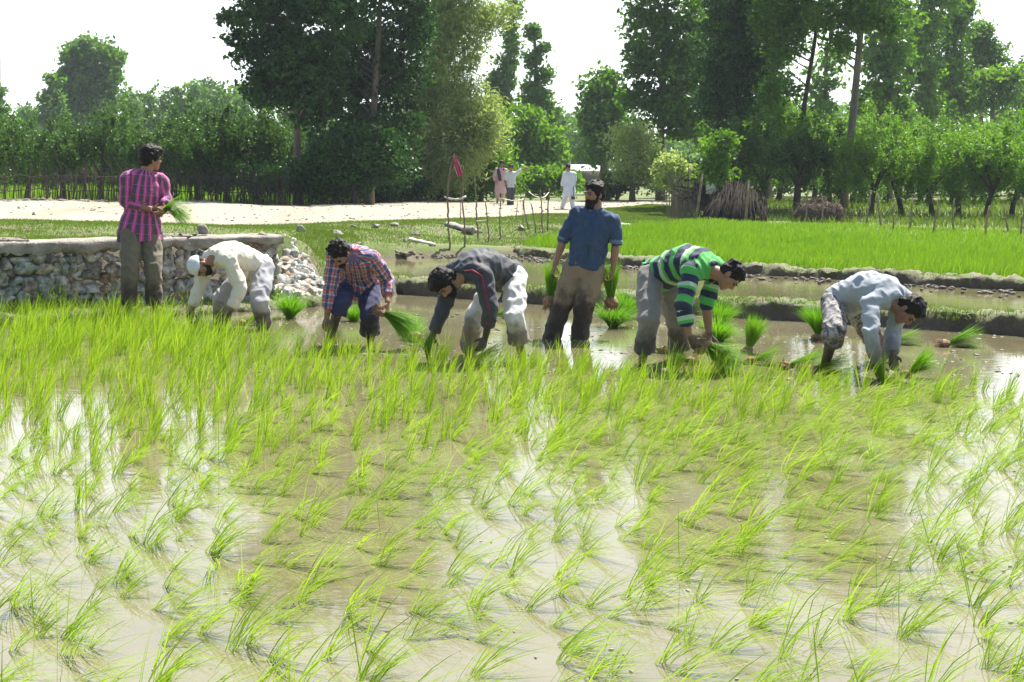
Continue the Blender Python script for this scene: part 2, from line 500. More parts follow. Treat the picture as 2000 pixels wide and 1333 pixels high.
# ---------------------------------------------------------------- water
def water_mat(name, c1, c2, bump):
    m = N(name)
    p3 = m.pos((1, 0.8, 1))
    nz = m.noise(1.1, 5, 0.6, p3)
    col = m.mix(m.ramp(nz, [(0.35, (0, 0, 0)), (0.65, (1, 1, 1))]), c1, c2)
    rip = m.noise(5.5, 3, 0.55, m.pos((0.8, 1.6, 1)), 0.6)
    rip2 = m.noise(26, 2, 0.5, m.pos((0.7, 1.5, 1)), 0.3)
    msk = m.ramp(m.noise(0.8, 3, 0.6, m.pos((0.6, 1.4, 1))), [(0.42, (0.25, 0.25, 0.25)), (0.62, (1, 1, 1))])
    h = m.math('ADD', m.math('MULTIPLY', rip, 1.0), m.math('MULTIPLY', m.math('MULTIPLY', rip2, 0.25), msk))
    m.princ(col, 0.035, m.bump(h, bump, 0.02), **{'IOR': 1.45, 'Specular IOR Level': 0.5})
    return m.m
def sheet(name, poly, z, mat):
    me = bpy.data.meshes.new(name)
    me.from_pydata([(x, y, z) for x, y in poly], [], [list(range(len(poly)))]); me.update()
    return tag(link(name, me, mat), kind='structure')
M['water'] = water_mat('muddy_water', (0.128, 0.113, 0.060), (0.180, 0.163, 0.098), 0.05)
M['water2'] = water_mat('muddy_water_far', (0.13, 0.12, 0.055), (0.185, 0.17, 0.09), 0.10)
P1w = [(-17, -9), (-17, 7.6), (-5.5, 15.3), (-2.9, 17.1), (-2.5, 17.6), (-2.3, 18.7), (-1.3, 18.85), (5.0, 14.0), (12.6, 8.3), (17, 5), (17, -9)]
sheet('paddy_water', P1w, 0.0, M['water'])
P2w = [(-1.2, 18.4), (-2.9, 19.4), (-3.0, 24.5), (-1.2, 26.0), (0.2, 26.0), (2.0, 22.9), (6.6, 17.7), (13.0, 10.6), (12.95, 8.1), (4.9, 13.75)]
sheet('field_pond_water', P2w, 0.08, M['water2'])

# ---------------------------------------------------------------- grass makers
def blades(base, length, width, lean, curl, seg=4, rng=RG, az=None):
    """many blades at once. base (n,3); length,width (n); lean (n,3) initial direction; curl (n,3) added bend"""
    n = len(base)
    t = np.linspace(0, 1, seg + 1)
    d = lean / np.linalg.norm(lean, axis=1)[:, None]
    a = rng.uniform(0, 2 * math.pi, n) if az is None else az
    side = np.stack([np.cos(a), np.sin(a), np.zeros(n)], 1)
    P = []
    cur = base.copy()
    for k in range(seg + 1):
        tk = t[k]
        wk = width * (0.55 + 0.9 * tk if tk < 0.35 else max(0.02, 1 - ((tk - 0.35) / 0.65) ** 1.6))
        P.append((cur - side * wk[:, None] / 2, cur + side * wk[:, None] / 2))
        dk = d + curl * (tk + 0.5 / seg) ** 1.3
        dk = dk / np.linalg.norm(dk, axis=1)[:, None]
        cur = cur + dk * (length / seg)[:, None]
    vs = np.empty((n, (seg + 1) * 2, 3))
    for k in range(seg + 1):
        vs[:, 2 * k] = P[k][0]; vs[:, 2 * k + 1] = P[k][1]
    o = np.arange(n)[:, None] * (seg + 1) * 2
    fs = []
    for k in range(seg):
        fs.append(o + np.array([[2 * k, 2 * k + 1, 2 * k + 3, 2 * k + 2]]))
    return vs.reshape(-1, 3), np.concatenate(fs)

def clump(rng, n, L, spread, wind, width=0.0045, rb=0.016, curl=0.9):
    a = rng.uniform(0, 2 * math.pi, n); r = rb * np.sqrt(rng.uniform(0, 1, n))
    base = np.stack([np.cos(a) * r, np.sin(a) * r, np.full(n, -0.02)], 1)
    b = rng.uniform(0, 2 * math.pi, n); s = np.abs(rng.normal(0, spread, n))
    lean = np.stack([np.cos(b) * s + wind[0] * 0.35, np.sin(b) * s + wind[1] * 0.35, np.ones(n)], 1)
    k = rng.uniform(0.3, 1.3, n) * curl
    cu = np.stack([np.cos(b) * s * 1.2 + wind[0] * k, np.sin(b) * s * 1.2 + wind[1] * k, -0.55 * k], 1)
    ln = L * rng.uniform(0.55, 1.12, n)
    return blades(base, ln, width * rng.uniform(0.7, 1.3, n), lean, cu, 5, rng)

# rice seedlings planted in the paddy
def plant_back(px):
    return np.interp(px, [-400, 0, 300, 350, 600, 900, 1250, 1500, 1750, 2000, 2300], [606, 610, 625, 645, 686, 705, 726, 742, 752, 765, 780])
NV_LEAN = 14; NV_UP = 8
rice_lean = []; rice_up = []
for q in range(NV_LEAN):
    rg = np.random.default_rng(100 + q)
    v_, f_ = clump(rg, int(rg.integers(12, 28)), rg.uniform(0.25, 0.38), 0.34, (rg.uniform(1.0, 3.0), rg.uniform(-0.7, 0.35)), 0.0042, 0.022, 1.35)
    me = np_mesh('rice_seedling', v_, f_); me.materials.append(M['rice']); rice_lean.append((me, v_, f_))
for q in range(NV_UP):
    rg = np.random.default_rng(200 + q)
    v_, f_ = clump(rg, int(rg.integers(14, 26)), rg.uniform(0.22, 0.31), 0.20, (rg.uniform(0.25, 0.8), rg.uniform(-0.3, 0.2)), 0.0048, 0.022, 0.6)
    me = np_mesh('rice_seedling', v_, f_); me.materials.append(M['rice']); rice_up.append((me, v_, f_))
spots = []
y = 3.4
rr = random.Random(3)
while y < 16:
    sp = 0.178
    x = -(y * 0.40 + 0.7) + rr.uniform(0, sp)
    while x < y * 0.40 + 0.7:
        xx = x + rr.gauss(0, 0.06); yy = y + rr.gauss(0, 0.07)
        px = 1000 + F * xx / yy; py = HY + F * CH / yy
        if py > plant_back(px) + 3 * math.sin(px / 37.0) and poly_sd([xx], [yy], P1)[0] < -0.35 and rr.random() > 0.09:
            spots.append((xx, yy))
            if px < 420 and py < 700 and rr.random() < 0.5: spots.append((xx + rr.uniform(-.1, .1), yy + rr.uniform(-.1, .1)))
            if 1000 < px and py < 900 and rr.random() < 0.35: spots.append((xx + rr.uniform(-.1, .1), yy + rr.uniform(-.1, .1)))
        x += sp * rr.uniform(0.8, 1.2)
    y += 0.17
spots.sort(key=lambda s: s[1] + (0 if abs(s[0]) < s[1] * 0.37 else 3))
near = spots[:300]; far = spots[300:]
def pick(x, y, k):
    up = (y - 6.5) / 5.0 - x / 9.0 + rr.uniform(-0.35, 0.35)
    lst = rice_up if up > 0.5 else rice_lean
    return lst[k % len(lst)]
for k, (x, y) in enumerate(near):
    me = pick(x, y, rr.randrange(1000))[0]
    o = bpy.data.objects.new('rice_seedling', me)
    o.location = (x, y, 0); o.rotation_euler = (0, 0, rr.gauss(0, 0.35))
    s = rr.uniform(0.75, 1.2); o.scale = (s, s, s)
    COL.objects.link(o)
    tag(o, 'thin clump of bright green rice seedlings bending over muddy water in the foreground', 'rice seedling', 'rice seedlings planted in the foreground water')
acc = Acc()
for k, (x, y) in enumerate(far):
    _, v_, f_ = pick(x, y, rr.randrange(1000))
    a = rr.gauss(0, 0.4); c, s_ = math.cos(a), math.sin(a); sc = rr.uniform(0.75, 1.2)
    if y > 11 and x < -2: sc *= 1.22
    vv = v_ * sc
    vv = np.stack([vv[:, 0] * c - vv[:, 1] * s_ + x, vv[:, 0] * s_ + vv[:, 1] * c + y, vv[:, 2]], 1)
    acc.add(vv, f_)
tag(link('rice_field', acc.mesh('rice_field'), M['rice']), 'bright green rice seedlings standing in rows in front of the bending farmers', 'rice field', kind='stuff')

# scatter grass over polygons on the ground
def scatter(poly, n, rng, zf=height, within=None):
    a = np.array(poly); lo = a.min(0); hi = a.max(0)
    P = np.empty((0, 2))
    while len(P) < n:
        q = rng.uniform(lo, hi, (n * 2, 2))
        P = np.concatenate([P, q[poly_sd(q[:, 0], q[:, 1], poly) < 0]])
    P = P[:n]
    return P

rg = np.random.default_rng(5)
def img_poly(lst): return [(ground_hit(px, py).x, ground_hit(px, py).y) for px, py in lst]
# nursery bed: dense young rice
bed = [(0.15, 26.3), (1.75, 23.3), (6.5, 18.1), (10.5, 13.7), (15.5, 17), (9.6, 25.2), (3.3, 34)]
nb = 95000
P = scatter(bed, nb, rg)
# denser near
keep = rg.uniform(0, 1, len(P)) < np.clip(24.0 / P[:, 1], 0, 1) ** 1.2
P = P[keep]; n = len(P)
Z = height(P[:, 0], P[:, 1])
lean = np.stack([rg.normal(0.15, 0.28, n), rg.normal(0, 0.25, n), np.ones(n)], 1)
cu = np.stack([rg.normal(0.3, 0.4, n), rg.normal(0, 0.3, n), -0.2 * np.ones(n)], 1)
v_, f_ = blades(np.column_stack([P, Z]), rg.uniform(.12, .24, n) * (1 + .35 * fbm(np.column_stack([P, P[:, :1] * 0]), .8, 3, 77)), rg.uniform(.009, .016, n) * (P[:, 1] / 22), lean, cu, 3, rg)
tag(link('rice_nursery', np_mesh('rice_nursery', v_, f_), M['seedbed']), 'dense bright green nursery bed of young rice beyond the flooded field', 'rice nursery', kind='stuff')
# second strips behind the low ridges
strip = [(3.5, 34.6), (9.9, 25.8), (16, 18.5), (19, 24), (11.5, 31.0), (5.2, 38.5)]
P = scatter(strip, 26000, rg); n = len(P); Z = height(P[:, 0], P[:, 1])
lean = np.stack([rg.normal(0.1, 0.25, n), rg.normal(0, 0.2, n), np.ones(n)], 1)
v_, f_ = blades(np.column_stack([P, Z]), rg.uniform(.07, .15, n), rg.uniform(.014, .024, n), lean, lean * 0.2, 2, rg)
tag(link('field_grass', np_mesh('field_grass', v_, f_), M['seedbed']), 'strip of short green growth beyond the nursery bed', 'field', kind='stuff')
# grass of the bank and verge
def grassy(name, poly, n, lo, hi, wd, label, mat='grass', dens=None, cat='grass'):
    P = scatter(poly, n, rg)
    nz_ = fbm(np.column_stack([P, P[:, :1] * 0]), 0.9, 3, 31)
    P = P[nz_ > rg.uniform(-1.6, 0.15, len(P))]
    P = P[(poly_sd(P[:, 0], P[:, 1], P1) > 0.02) & (poly_sd(P[:, 0], P[:, 1], P2) > 0.15)]
    n = len(P); Z = height(P[:, 0], P[:, 1])
    ok = Z > 0.105; P = P[ok]; Z = Z[ok]; n = len(P)
    lean = np.stack([rg.normal(0.1, 0.4, n), rg.normal(0, 0.4, n), np.ones(n)], 1)
    cu = np.stack([rg.normal(0.2, 0.4, n), rg.normal(0, 0.4, n), -0.3 * np.ones(n)], 1)
    v_, f_ = blades(np.column_stack([P, Z - 0.01]), rg.uniform(lo, hi, n), rg.uniform(.6, 1.3, n) * wd * (P[:, 1] / 24), lean, cu, 2, rg)
    tag(link(name, np_mesh(name, v_, f_), M[mat]), label, cat, kind='stuff')
nearedge = [tuple(p) for p in sn2[40:235:4]]
bank = nearedge + [(5.4, 38), (3.5, 34.5), (0.2, 26.4), (-0.4, 26), (-1.3, 25.6), (-2.3, 24), (-2.05, 19.5), (-1.5, 18.5), (-2.2, 17.0), (-2.8, 16.9), (-5.4, 15.4), (-9, 12.9), (-12, 11)]
grassy('bank_grass', bank, 230000, .02, .07, .010, 'short worn grass on the bank between the stone wall and the dirt road')
grassy('bank_grass', [(-2.95, 16.95), (-1.7, 17.6), (-1.2, 18.5), (-1.5, 20.0), (-2.0, 24), (-3.3, 22), (-3.4, 18)], 26000, .03, .09, .010, 'longer grass on the slope of the bank beside the rubble heap')
# ---------------------------------------------------------------- bunds (earth ridges)
def bund(name, line, half, top, rough, label, seed, base=-0.15, nseg=700, grass=None, mat=None, nbl=0, bl=(.04, .12), back=None):
    L = np.array(line, float)
    cum = np.concatenate([[0], np.cumsum(np.linalg.norm(np.diff(L, axis=0), axis=1))])
    s = np.linspace(0, cum[-1], nseg)
    X = np.interp(s, cum, L[:, 0]); Y = np.interp(s, cum, L[:, 1])
    tx = np.gradient(X); ty = np.gradient(Y); ln = np.hypot(tx, ty); nx, ny = ty / ln, -tx / ln
    q = np.array([-1.25, -1.1, -1.0, -0.92, -0.8, -0.5, 0, 0.5, 0.8, 0.92, 1.0, 1.1, 1.25])
    hh = np.array([0, .3, .62, .85, .97, 1.0, 1.02, 1.0, .95, .8, .5, .2, 0])
    v = np.empty((nseg, len(q), 3))
    nz_ = fbm(np.stack([X, Y, X * 0], 1), 1.6, 3, seed)
    for j in range(len(q)):
        pj = np.stack([X, Y, np.full(nseg, j * 3.1)], 1)
        wob = noise(pj, 4, seed + j) * rough * 0.35 + nz_ * rough * 0.5 + fbm(pj, 11, 2, seed + j) * rough * 0.28
        off = q[j] * half + wob * (1 if abs(q[j]) > .6 else 0.2)
        v[:, j, 0] = X + nx * off; v[:, j, 1] = Y + ny * off
        v[:, j, 2] = base + (top - base) * hh[j] + (noise(pj, 6, seed + 40) * rough * 0.25 + fbm(pj, 13, 2, seed + 50) * rough * 0.22 + nz_ * rough * 0.25) * (hh[j] > .5)
    nc = len(q)
    i = np.arange(nseg - 1)[:, None] * nc + np.arange(nc - 1)[None, :]
    f = np.stack([i, i + nc, i + nc + 1, i + 1], -1).reshape(-1, 4)
    o = tag(link(name, np_mesh(name, v.reshape(-1, 3), f, True), mat or M['bund']), kind='structure')
    if nbl:
        k = rg.integers(0, nseg, nbl); qq = rg.uniform(-1.0, 1.0, nbl)
        X2 = X[k] + nx[k] * qq * half + rg.normal(0, .02, nbl); Y2 = Y[k] + ny[k] * qq * half + rg.normal(0, .02, nbl)
        Z2 = top + (nz_ * rough * 0.25)[k] - 0.015 - 0.35 * (top - base) * np.clip(np.abs(qq) - .8, 0, 1) / .2 * 0.5
        keep = fbm(np.stack([X2, Y2, X2 * 0], 1), 1.5, 2, seed + 3) > rg.uniform(-1.0, 0.5, nbl)
        B = np.stack([X2, Y2, Z2], 1)[keep]; n = len(B)
        lean = np.stack([rg.normal(0, .5, n), rg.normal(0, .5, n), np.ones(n)], 1)
        cu = np.stack([rg.normal(0, .6, n), rg.normal(0, .6, n), -.7 * np.ones(n)], 1)
        v_, f_ = blades(B, rg.uniform(bl[0], bl[1], n), rg.uniform(.006, .012, n), lean, cu, 3, rg)
        tag(link(name + '_grass', np_mesh(name + '_grass', v_, f_), M['grass']), grass, 'grass', kind='stuff')
    return o
m = N('bund_soil')
p3 = m.pos(); nz2 = m.noise(13, 5, 0.7, p3)
zz = m.n('SeparateXYZ'); m.l(m.n('NewGeometry').outputs['Normal'], zz.inputs[0])
topc = m.mix(m.ramp(m.noise(7, 5, 0.75, p3), [(.4, (0, 0, 0)), (.6, (1, 1, 1))]), (0.17, 0.145, 0.095), (0.10, 0.14, 0.04))
side = m.mix(nz2, (0.05, 0.04, 0.028), (0.16, 0.13, 0.09))
m.princ(m.mix(m.ramp(zz.outputs['Z'], [(0.45, (0, 0, 0)), (0.8, (1, 1, 1))]), side, topc), 0.85, m.bump(nz2, 1.0, 0.03))
M['bund'] = m.m
bund('earth_ridge', [(-2.1, 19.0), (-1.5, 18.45), (-.3, 17.45), (2.4, 15.4), (4.9, 13.6), (13, 7.6)], 0.24, 0.19, 0.11, None, 61, grass='short grass on the dark earth ridge between the two flooded fields', nbl=26000, bl=(.03, .09))
bund('muddy_ridge', [(-1.3, 26.0), (0.1, 25.9), (1.7, 22.9), (3.2, 21.2), (6.4, 17.75), (12.7, 10.7)], 0.20, 0.21, 0.16, None, 71, base=-0.1, mat=M['clodmud'] if 'clodmud' in M else None, grass='thin grass on the muddy ridge before the nursery bed', nbl=9000, bl=(.02, .06))
bund('field_ridge', [(3.2, 34.2), (6.3, 29.9), (9.7, 25.4), (16, 18)], 0.13, 0.24, 0.08, None, 81, base=0.0, nbl=2500, grass='grass on the thin ridge behind the nursery bed')
bund('field_ridge', [(5.2, 38.8), (8.3, 34.6), (11.5, 31.2), (18, 25)], 0.13, 0.30, 0.08, None, 82, base=0.0, nbl=2500, grass='grass on the farthest thin ridge before the orchard')
bund('mud_ledge', [(-9.5, 11.6), (-5.1, 14.65), (-2.75, 16.3), (-2.0, 17.1), (-1.9, 18.2)], 0.42, 0.10, 0.12, None, 91, base=-0.15, nbl=5000, bl=(.04, .14), grass='weeds along the foot of the stone wall')

# clods and stones along the muddy ridge and in the water
def rock(acc, c, r, seed, sq=(1, 1, .7), rot=0.0, fac=0.35):
    a = Acc(); ellipsoid(a, (0, 0, 0), (1.12, 1.12, 1.12), None, 14, 9)
    v = np.concatenate(a.v)
    n = fbm(v + seed * 7.3, 1.3, 3, seed)
    # facets: flatten towards a few random planes
    g = np.random.default_rng(seed)
    for _ in range(10):
        d = g.normal(size=3); d /= np.linalg.norm(d); lim = g.uniform(.42, .8)
        pr = v @ d; over = np.clip(pr - lim, 0, None); v = v - over[:, None] * d
    v = v * (1 + fac * 0.4 * n)[:, None] * np.array(sq) * r
    cc, ss = math.cos(rot), math.sin(rot)
    v = np.stack([v[:, 0] * cc - v[:, 1] * ss, v[:, 0] * ss + v[:, 1] * cc, v[:, 2]], 1)
    acc.add2(v + np.array(c), a.f4[0], a.f3[0])

acc = Acc(); g = random.Random(5)
L = np.array([(-1.2, 25.3), (0.1, 25.3), (1.62, 22.4), (3.1, 20.8), (6.2, 17.35), (10, 13.0)])
for q in range(620):
    k = g.uniform(0, len(L) - 1.01); i = int(k); p = L[i] * (1 - k + i) + L[i + 1] * (k - i)
    off = abs(g.gauss(0, 0.35)); r = g.uniform(.012, .05)
    rock(acc, (p[0] - off * .7 + g.gauss(0, .05), p[1] - off * .7, 0.085 + r * .2), r, q, (1, 1, .6))
tag(link('mud_clods', acc.mesh('mud_clods'), M['clod']), 'crumbled pale mud clods along the edge of the far flooded field', 'clods', kind='stuff')
acc = Acc()
for q in range(420):
    if q % 3:
        px = g.uniform(560, 2000); py = g.uniform(600, 780)
        d = F * CH / (py - HY); z = 0.002
        X = (px - 1000) * d / F
        if poly_sd([X], [d], P1)[0] > -0.15: continue
    else:
        px = g.uniform(0, 2000); py = g.uniform(760, 1330); d = F * CH / (py - HY); z = .002; X = (px - 1000) * d / F
        if g.random() < .6: continue
    for _ in range(g.randint(1, 4)):
        r = g.uniform(.003, .010)
        rock(acc, (X + g.gauss(0, .06), d + g.gauss(0, .06), z), r, q, (1.3, 1, .35), g.uniform(0, 3))
tag(link('floating_debris', acc.mesh('floating_debris'), M['foam']), 'small bits of straw and scum floating on the muddy water', 'debris', kind='stuff')

# low wet mud lumps showing through the water round the working men
acc = Acc()
for q in range(150):
    px = g.uniform(520, 2000); py = g.uniform(600, 775); d = F * CH / (py - HY); X = (px - 1000) * d / F
    if poly_sd([X], [d], P1)[0] > -0.3: continue
    for _ in range(g.randint(2, 7)):
        r = g.uniform(.008, .030)
        rock(acc, (X + g.gauss(0, .10), d + g.gauss(0, .12), -r * .1), r, q + 7, (1.3, 1, .5), g.uniform(0, 3))
tag(link('mud_lumps', acc.mesh('mud_lumps'), M['mud']), 'dark wet lumps of mud breaking the water around the farmers', 'mud', kind='stuff')
# pebbles and crumbs on the track and worn bank
acc = Acc()
for q in range(900):
    k = g.randrange(len(sn2)); t_ = g.random() ** 1.6 * 1.15 - .15
    x_, y_ = sn2[k] + (sf2[k] - sn2[k]) * t_; r = g.uniform(.012, .04)
    rock(acc, (x_, y_, hz(x_, y_) + (.045 if t_ > .05 else .0) + r * .2), r, q, (1.2, 1, .6), g.uniform(0, 3))
tag(link('road_stones', acc.mesh('road_stones'), M['clod']), 'scattered pebbles and earth crumbs on the dirt road', 'pebbles', kind='stuff')
# brown earth spoil along the far left verge of the road
P = scatter([(-16.5, 38), (-8, 38.3), (-8, 40.2), (-17, 40.2)], 500, rg)
acc = Acc()
for q, (x_, y_) in enumerate(P):
    r = g.uniform(.04, .13); rock(acc, (x_, y_, hz(x_, y_) + r * .2), r, q, (1.3, 1, .6), g.uniform(0, 3))
tag(link('earth_spoil', acc.mesh('earth_spoil'), M['clod']), 'brown crumbled earth along the far left verge of the dirt road', 'earth', kind='stuff')

# ================================================================ stone wall
wl0 = np.array([-11.8, 10.35]); wl1 = np.array([-5.27, 14.72]); wl2 = np.array([-2.80, 16.45])
wall = tag(empty('stone_wall', (-4.5, 15.2, 0.0)), 'rough fieldstone retaining wall with a concrete coping, left of the farmers', 'stone wall')
m = N('field_stone')
isl = m.island(); p3 = m.obj()
base = m.ramp(isl, [(0.0, (0.20, 0.18, 0.155)), (0.22, (0.50, 0.48, 0.43)), (0.42, (0.30, 0.36, 0.34)), (0.6, (0.55, 0.51, 0.45)), (0.74, (0.30, 0.19, 0.12)), (0.84, (0.43, 0.43, 0.41)), (1.0, (0.62, 0.6, 0.55))])
nz = m.noise(14, 6, 0.7, p3)
col = m.mix(m.ramp(nz, [(0.4, (0, 0, 0)), (0.62, (1, 1, 1))]), m.mix(1.0, base, (0.42, 0.42, 0.42), 'MULTIPLY'), m.mix(1.0, base, (1.35, 1.33, 1.28), 'MULTIPLY'))
m.princ(col, 0.9, m.bump(nz, 0.9, 0.02))
M['stone'] = m.m
def wall_pt(s):   # s in metres from wl2 towards the left
    d12 = np.linalg.norm(wl1 - wl2)
    if s <= d12: return wl2 + (wl1 - wl2) * s / d12, (wl1 - wl2) / d12
    dd = np.linalg.norm(wl0 - wl1)
    return wl1 + (wl0 - wl1) * (s - d12) / dd, (wl0 - wl1) / dd
acc = Acc(); g = random.Random(12)
zrow = 0.02
row = 0
rows = [0.15, 0.12, 0.13, 0.115, 0.125, 0.11, 0.12]
for hgt in rows:
    s = -0.14 + g.uniform(0, .08)
    while s < 10:
        wdt = g.choice([g.uniform(.08, .13), g.uniform(.11, .22)])
        p, t = wall_pt(max(.001, s + wdt / 2)); p = p + t * min(0, s + wdt / 2)
        nrm = np.array([t[1], -t[0]])
        if nrm[1] > 0: nrm = -nrm
        off = g.uniform(-.02, .03)
        rot = math.atan2(t[1], t[0])
        hh = hgt * g.uniform(.85, 1.15)
        rock(acc, (p[0] + nrm[0] * off, p[1] + nrm[1] * off, zrow + hgt / 2 + g.uniform(-.02, .02)), 1.0, 1000 + row * 100 + int(s * 7), (wdt * .74, .10, hh * .74 * g.uniform(.85, 1.15)), rot + g.uniform(-.15, .15), 0.6)
        s += wdt * 0.97
    zrow += hgt * .86; row += 1
link('stone_face', acc.mesh('stone_face', False), M['stone'], wall)
# mortar / earth core behind the stones
core = Acc()
for s0, s1 in ((0, 3.0), (3.0, 10.5)):
    pa, ta = wall_pt(s0 + 1e-3); pb, tb = wall_pt(s1)
    nn = np.array([-ta[1], ta[0]]);
    if nn[1] < 0: nn = -nn
    a0 = pa + nn * .0; b0 = pb + nn * .0; a1 = pa + nn * .4; b1 = pb + nn * .4
    vv = [(*a0, -.2), (*b0, -.2), (*b1, -.2), (*a1, -.2), (*a0, .72), (*b0, .72), (*b1, .72), (*a1, .72)]
    core.add(vv, [(0, 1, 5, 4), (1, 2, 6, 5), (2, 3, 7, 6), (3, 0, 4, 7), (4, 5, 6, 7)])
link('mortar', core.mesh('mortar'), M['clod'], wall)
# coping slab with worn edges
ss = np.linspace(-0.12, 10.3, 200)
prof = [(-.09, .715), (-.115, .725), (-.118, .80), (-.10, .818), (.0, .826), (.2, .83), (.42, .825), (.44, .80), (.44, .70)]
vv = np.empty((len(ss), len(prof), 3))
for i_, s_ in enumerate(ss):
    p, t = wall_pt(max(s_, 0.001)); p = p + t * min(0, s_)
    nn = np.array([-t[1], t[0]])
    if nn[1] < 0: nn = -nn
    for j, (o_, z_) in enumerate(prof):
        wob = 0.014 * float(noise([[s_ * 3, j * .7, 0]], 1.7, 8)[0]) + 0.010 * float(noise([[s_ * 14, j * 1.3, 3]], 1, 9)[0])
        vv[i_, j] = (p[0] + nn[0] * (o_ + wob), p[1] + nn[1] * (o_ + wob), z_ + (wob * 2.6 if j < 2 else wob * .5))
nc = len(prof)
i = np.arange(len(ss) - 1)[:, None] * nc + np.arange(nc - 1)[None, :]
f = np.stack([i, i + 1, i + nc + 1, i + nc], -1).reshape(-1, 4)
ca = Acc(); ca.add(vv.reshape(-1, 3), f)
ca.add(vv[0], np.zeros((0, 4))); ca.f3.append(np.array([(ca.n - nc, ca.n - nc + k + 1, ca.n - nc + k + 2) for k in range(nc - 2)]))
link('coping', ca.mesh('coping', False), M['concrete'], wall)
# tumbled rubble past the end of the wall
acc = Acc(); g = random.Random(3)
for q in range(260):
    u = g.random() ** 0.9
    px = 546 + u * 74; top = 466 + u * 62 + (20 if u > .7 else 0)
    py = g.uniform(top, 602 - 4 * u)
    d = 16.35 + (602 - py) / 135 * (1.2) + u * .5
    p = pt(px, py, d)
    r = g.uniform(.06, .135)
    rock(acc, p, r, 3000 + q, (1.1, .9, g.uniform(.6, 1)), g.uniform(0, 3), .5)
tag(link('stone_rubble', acc.mesh('stone_rubble'), M['stone']), 'heap of tumbled grey stones spilling down from the right end of the stone wall', 'rubble')
# mound under the rubble
acc = Acc(); ellipsoid(acc, (-2.66, 17.45, 0.02), (.36, .50, .46), None, 20, 14)
v_ = np.concatenate(acc.v); v_ += (0.04 * fbm(v_, 4, 3, 5))[:, None]
link_m = acc
tag(link('earth_mound', np_mesh('earth_mound', v_, [np.concatenate(acc.f4), np.concatenate(acc.f3)], True), M['mud']), kind='structure')

# loose things on the bank
def loose_rock(name, px, py, r, sq, seed, label, cat, mat='stone', rot=0.0, lift=0.35, d=None):
    p = ground_hit(px, py) if d is None else pt(px, py, d)
    a = Acc(); rock(a, (0, 0, r * lift), r, seed, sq, rot, .4)
    return tag(link(name, a.mesh(name), M[mat], None, p), label, cat)
o = loose_rock('rock', 450, 460, .085, (1, .9, .95), 17, 'pale angular block of stone standing on the wall coping', 'rock', 'concrete', .5, .6, 16.0)
p = wall_pt(0.85)[0]; o.location = (p[0] + .0, p[1] + .15, .83)
for k, (px, py, r, sq, lab) in enumerate([(690, 447, .09, (1.2, .9, .5), 'pale stone on the grass just left of the reddish scrap'),
        (660, 462, .10, (1, 1, .5), 'small stone on the worn grass left of the white plank'), (735, 446, .13, (1.3, .8, .4), 'flat whitish stone next to the scrap on the bank'),
        (770, 442, .10, (1.5, .7, .4), 'long pale stone on the bank above the white plank'), (812, 462, .11, (1, .8, .6), 'pinkish stone above the end of the white plank'),
        (790, 474, .07, (1, .8, .6), 'little stone directly left of the white plank'), (917, 457, .17, (1.2, .8, .5), 'white stone at the right foot of the fallen concrete slab'),
        (1018, 449, .12, (1.2, .9, .6), 'stone at the foot of the crossed stakes'), (585, 455, .10, (1.4, 1, .6), 'stone on the grass behind the rubble heap'),
        (700, 480, .06, (1, 1, .6), 'small grey stone in the grass behind the man in the checked shirt')]):
    loose_rock('rock', px, py, r, sq, 60 + k, lab, 'rock', 'concrete', k)
def plank(name, a, b, wd, th, label, mat='concrete'):
    pa, pb = ground_hit(*a), ground_hit(*b)
    pa.z += th * .6; pb.z += th * .6
    ac = Acc(); c = pa.lerp(pb, .5)
    n = 9; P = [pa.lerp(pb, k / n) - c for k in range(n + 1)]
    tube(ac, P, [(wd * (1 + .12 * math.sin(k * 2.3)), th * (1 + .15 * math.cos(k * 1.7))) for k in range(n + 1)], 6, True, V(0.3, 1, 0))
    return tag(link(name, ac.mesh(name), M[mat], None, c), label, 'slab' if 'slab' in name else 'plank')
plank('plank', (802, 470), (846, 486), .07, .035, 'weathered white plank lying on the grassy bank', 'white_cloth')
plank('concrete_slab', (880, 442), (928, 455), .20, .055, 'broken pale concrete slab lying in the grass among the stakes')
plank('plank', (1196, 441), (1232, 446), .10, .05, 'short pale plank on the grass to the right of the man in blue', 'white_cloth')
for k, (px, py, n, lab) in enumerate([(588, 454, 24, 'x'), (785, 508, 40, 'pile of dark mud clods at the edge of the bank behind the checked shirt')]):
    if k == 0: continue
    ac = Acc(); c = ground_hit(px, py)
    for q in range(n): rock(ac, (R.gauss(0, .13), R.gauss(0, .10), R.uniform(0, .05)), R.uniform(.03, .08), q + 99, (1, 1, .7))
    tag(link('mud_pile', ac.mesh('mud_pile'), M['clod'], None, c), lab, 'mud pile')
for px, s, lab in ((400, 1.25, 'flat dry pile of earth crumbs on the wall coping left of the stone block'), (120, 3.1, 'low heap of earth crumbs on the coping near the left end of the wall')):
    pw = wall_pt(s)[0]; ac = Acc(); ellipsoid(ac, (0, 0, 0), (.26, .16, .035), None, 20, 8)
    for q in range(50): rock(ac, (R.gauss(0, .12), R.gauss(0, .07), R.uniform(0, .02)), R.uniform(.012, .035), q + 299, (1, 1, .7))
    tag(link('earth_pile', ac.mesh('earth_pile'), M['clod'], None, (pw[0], pw[1] + .2, .83)), lab, 'earth pile')
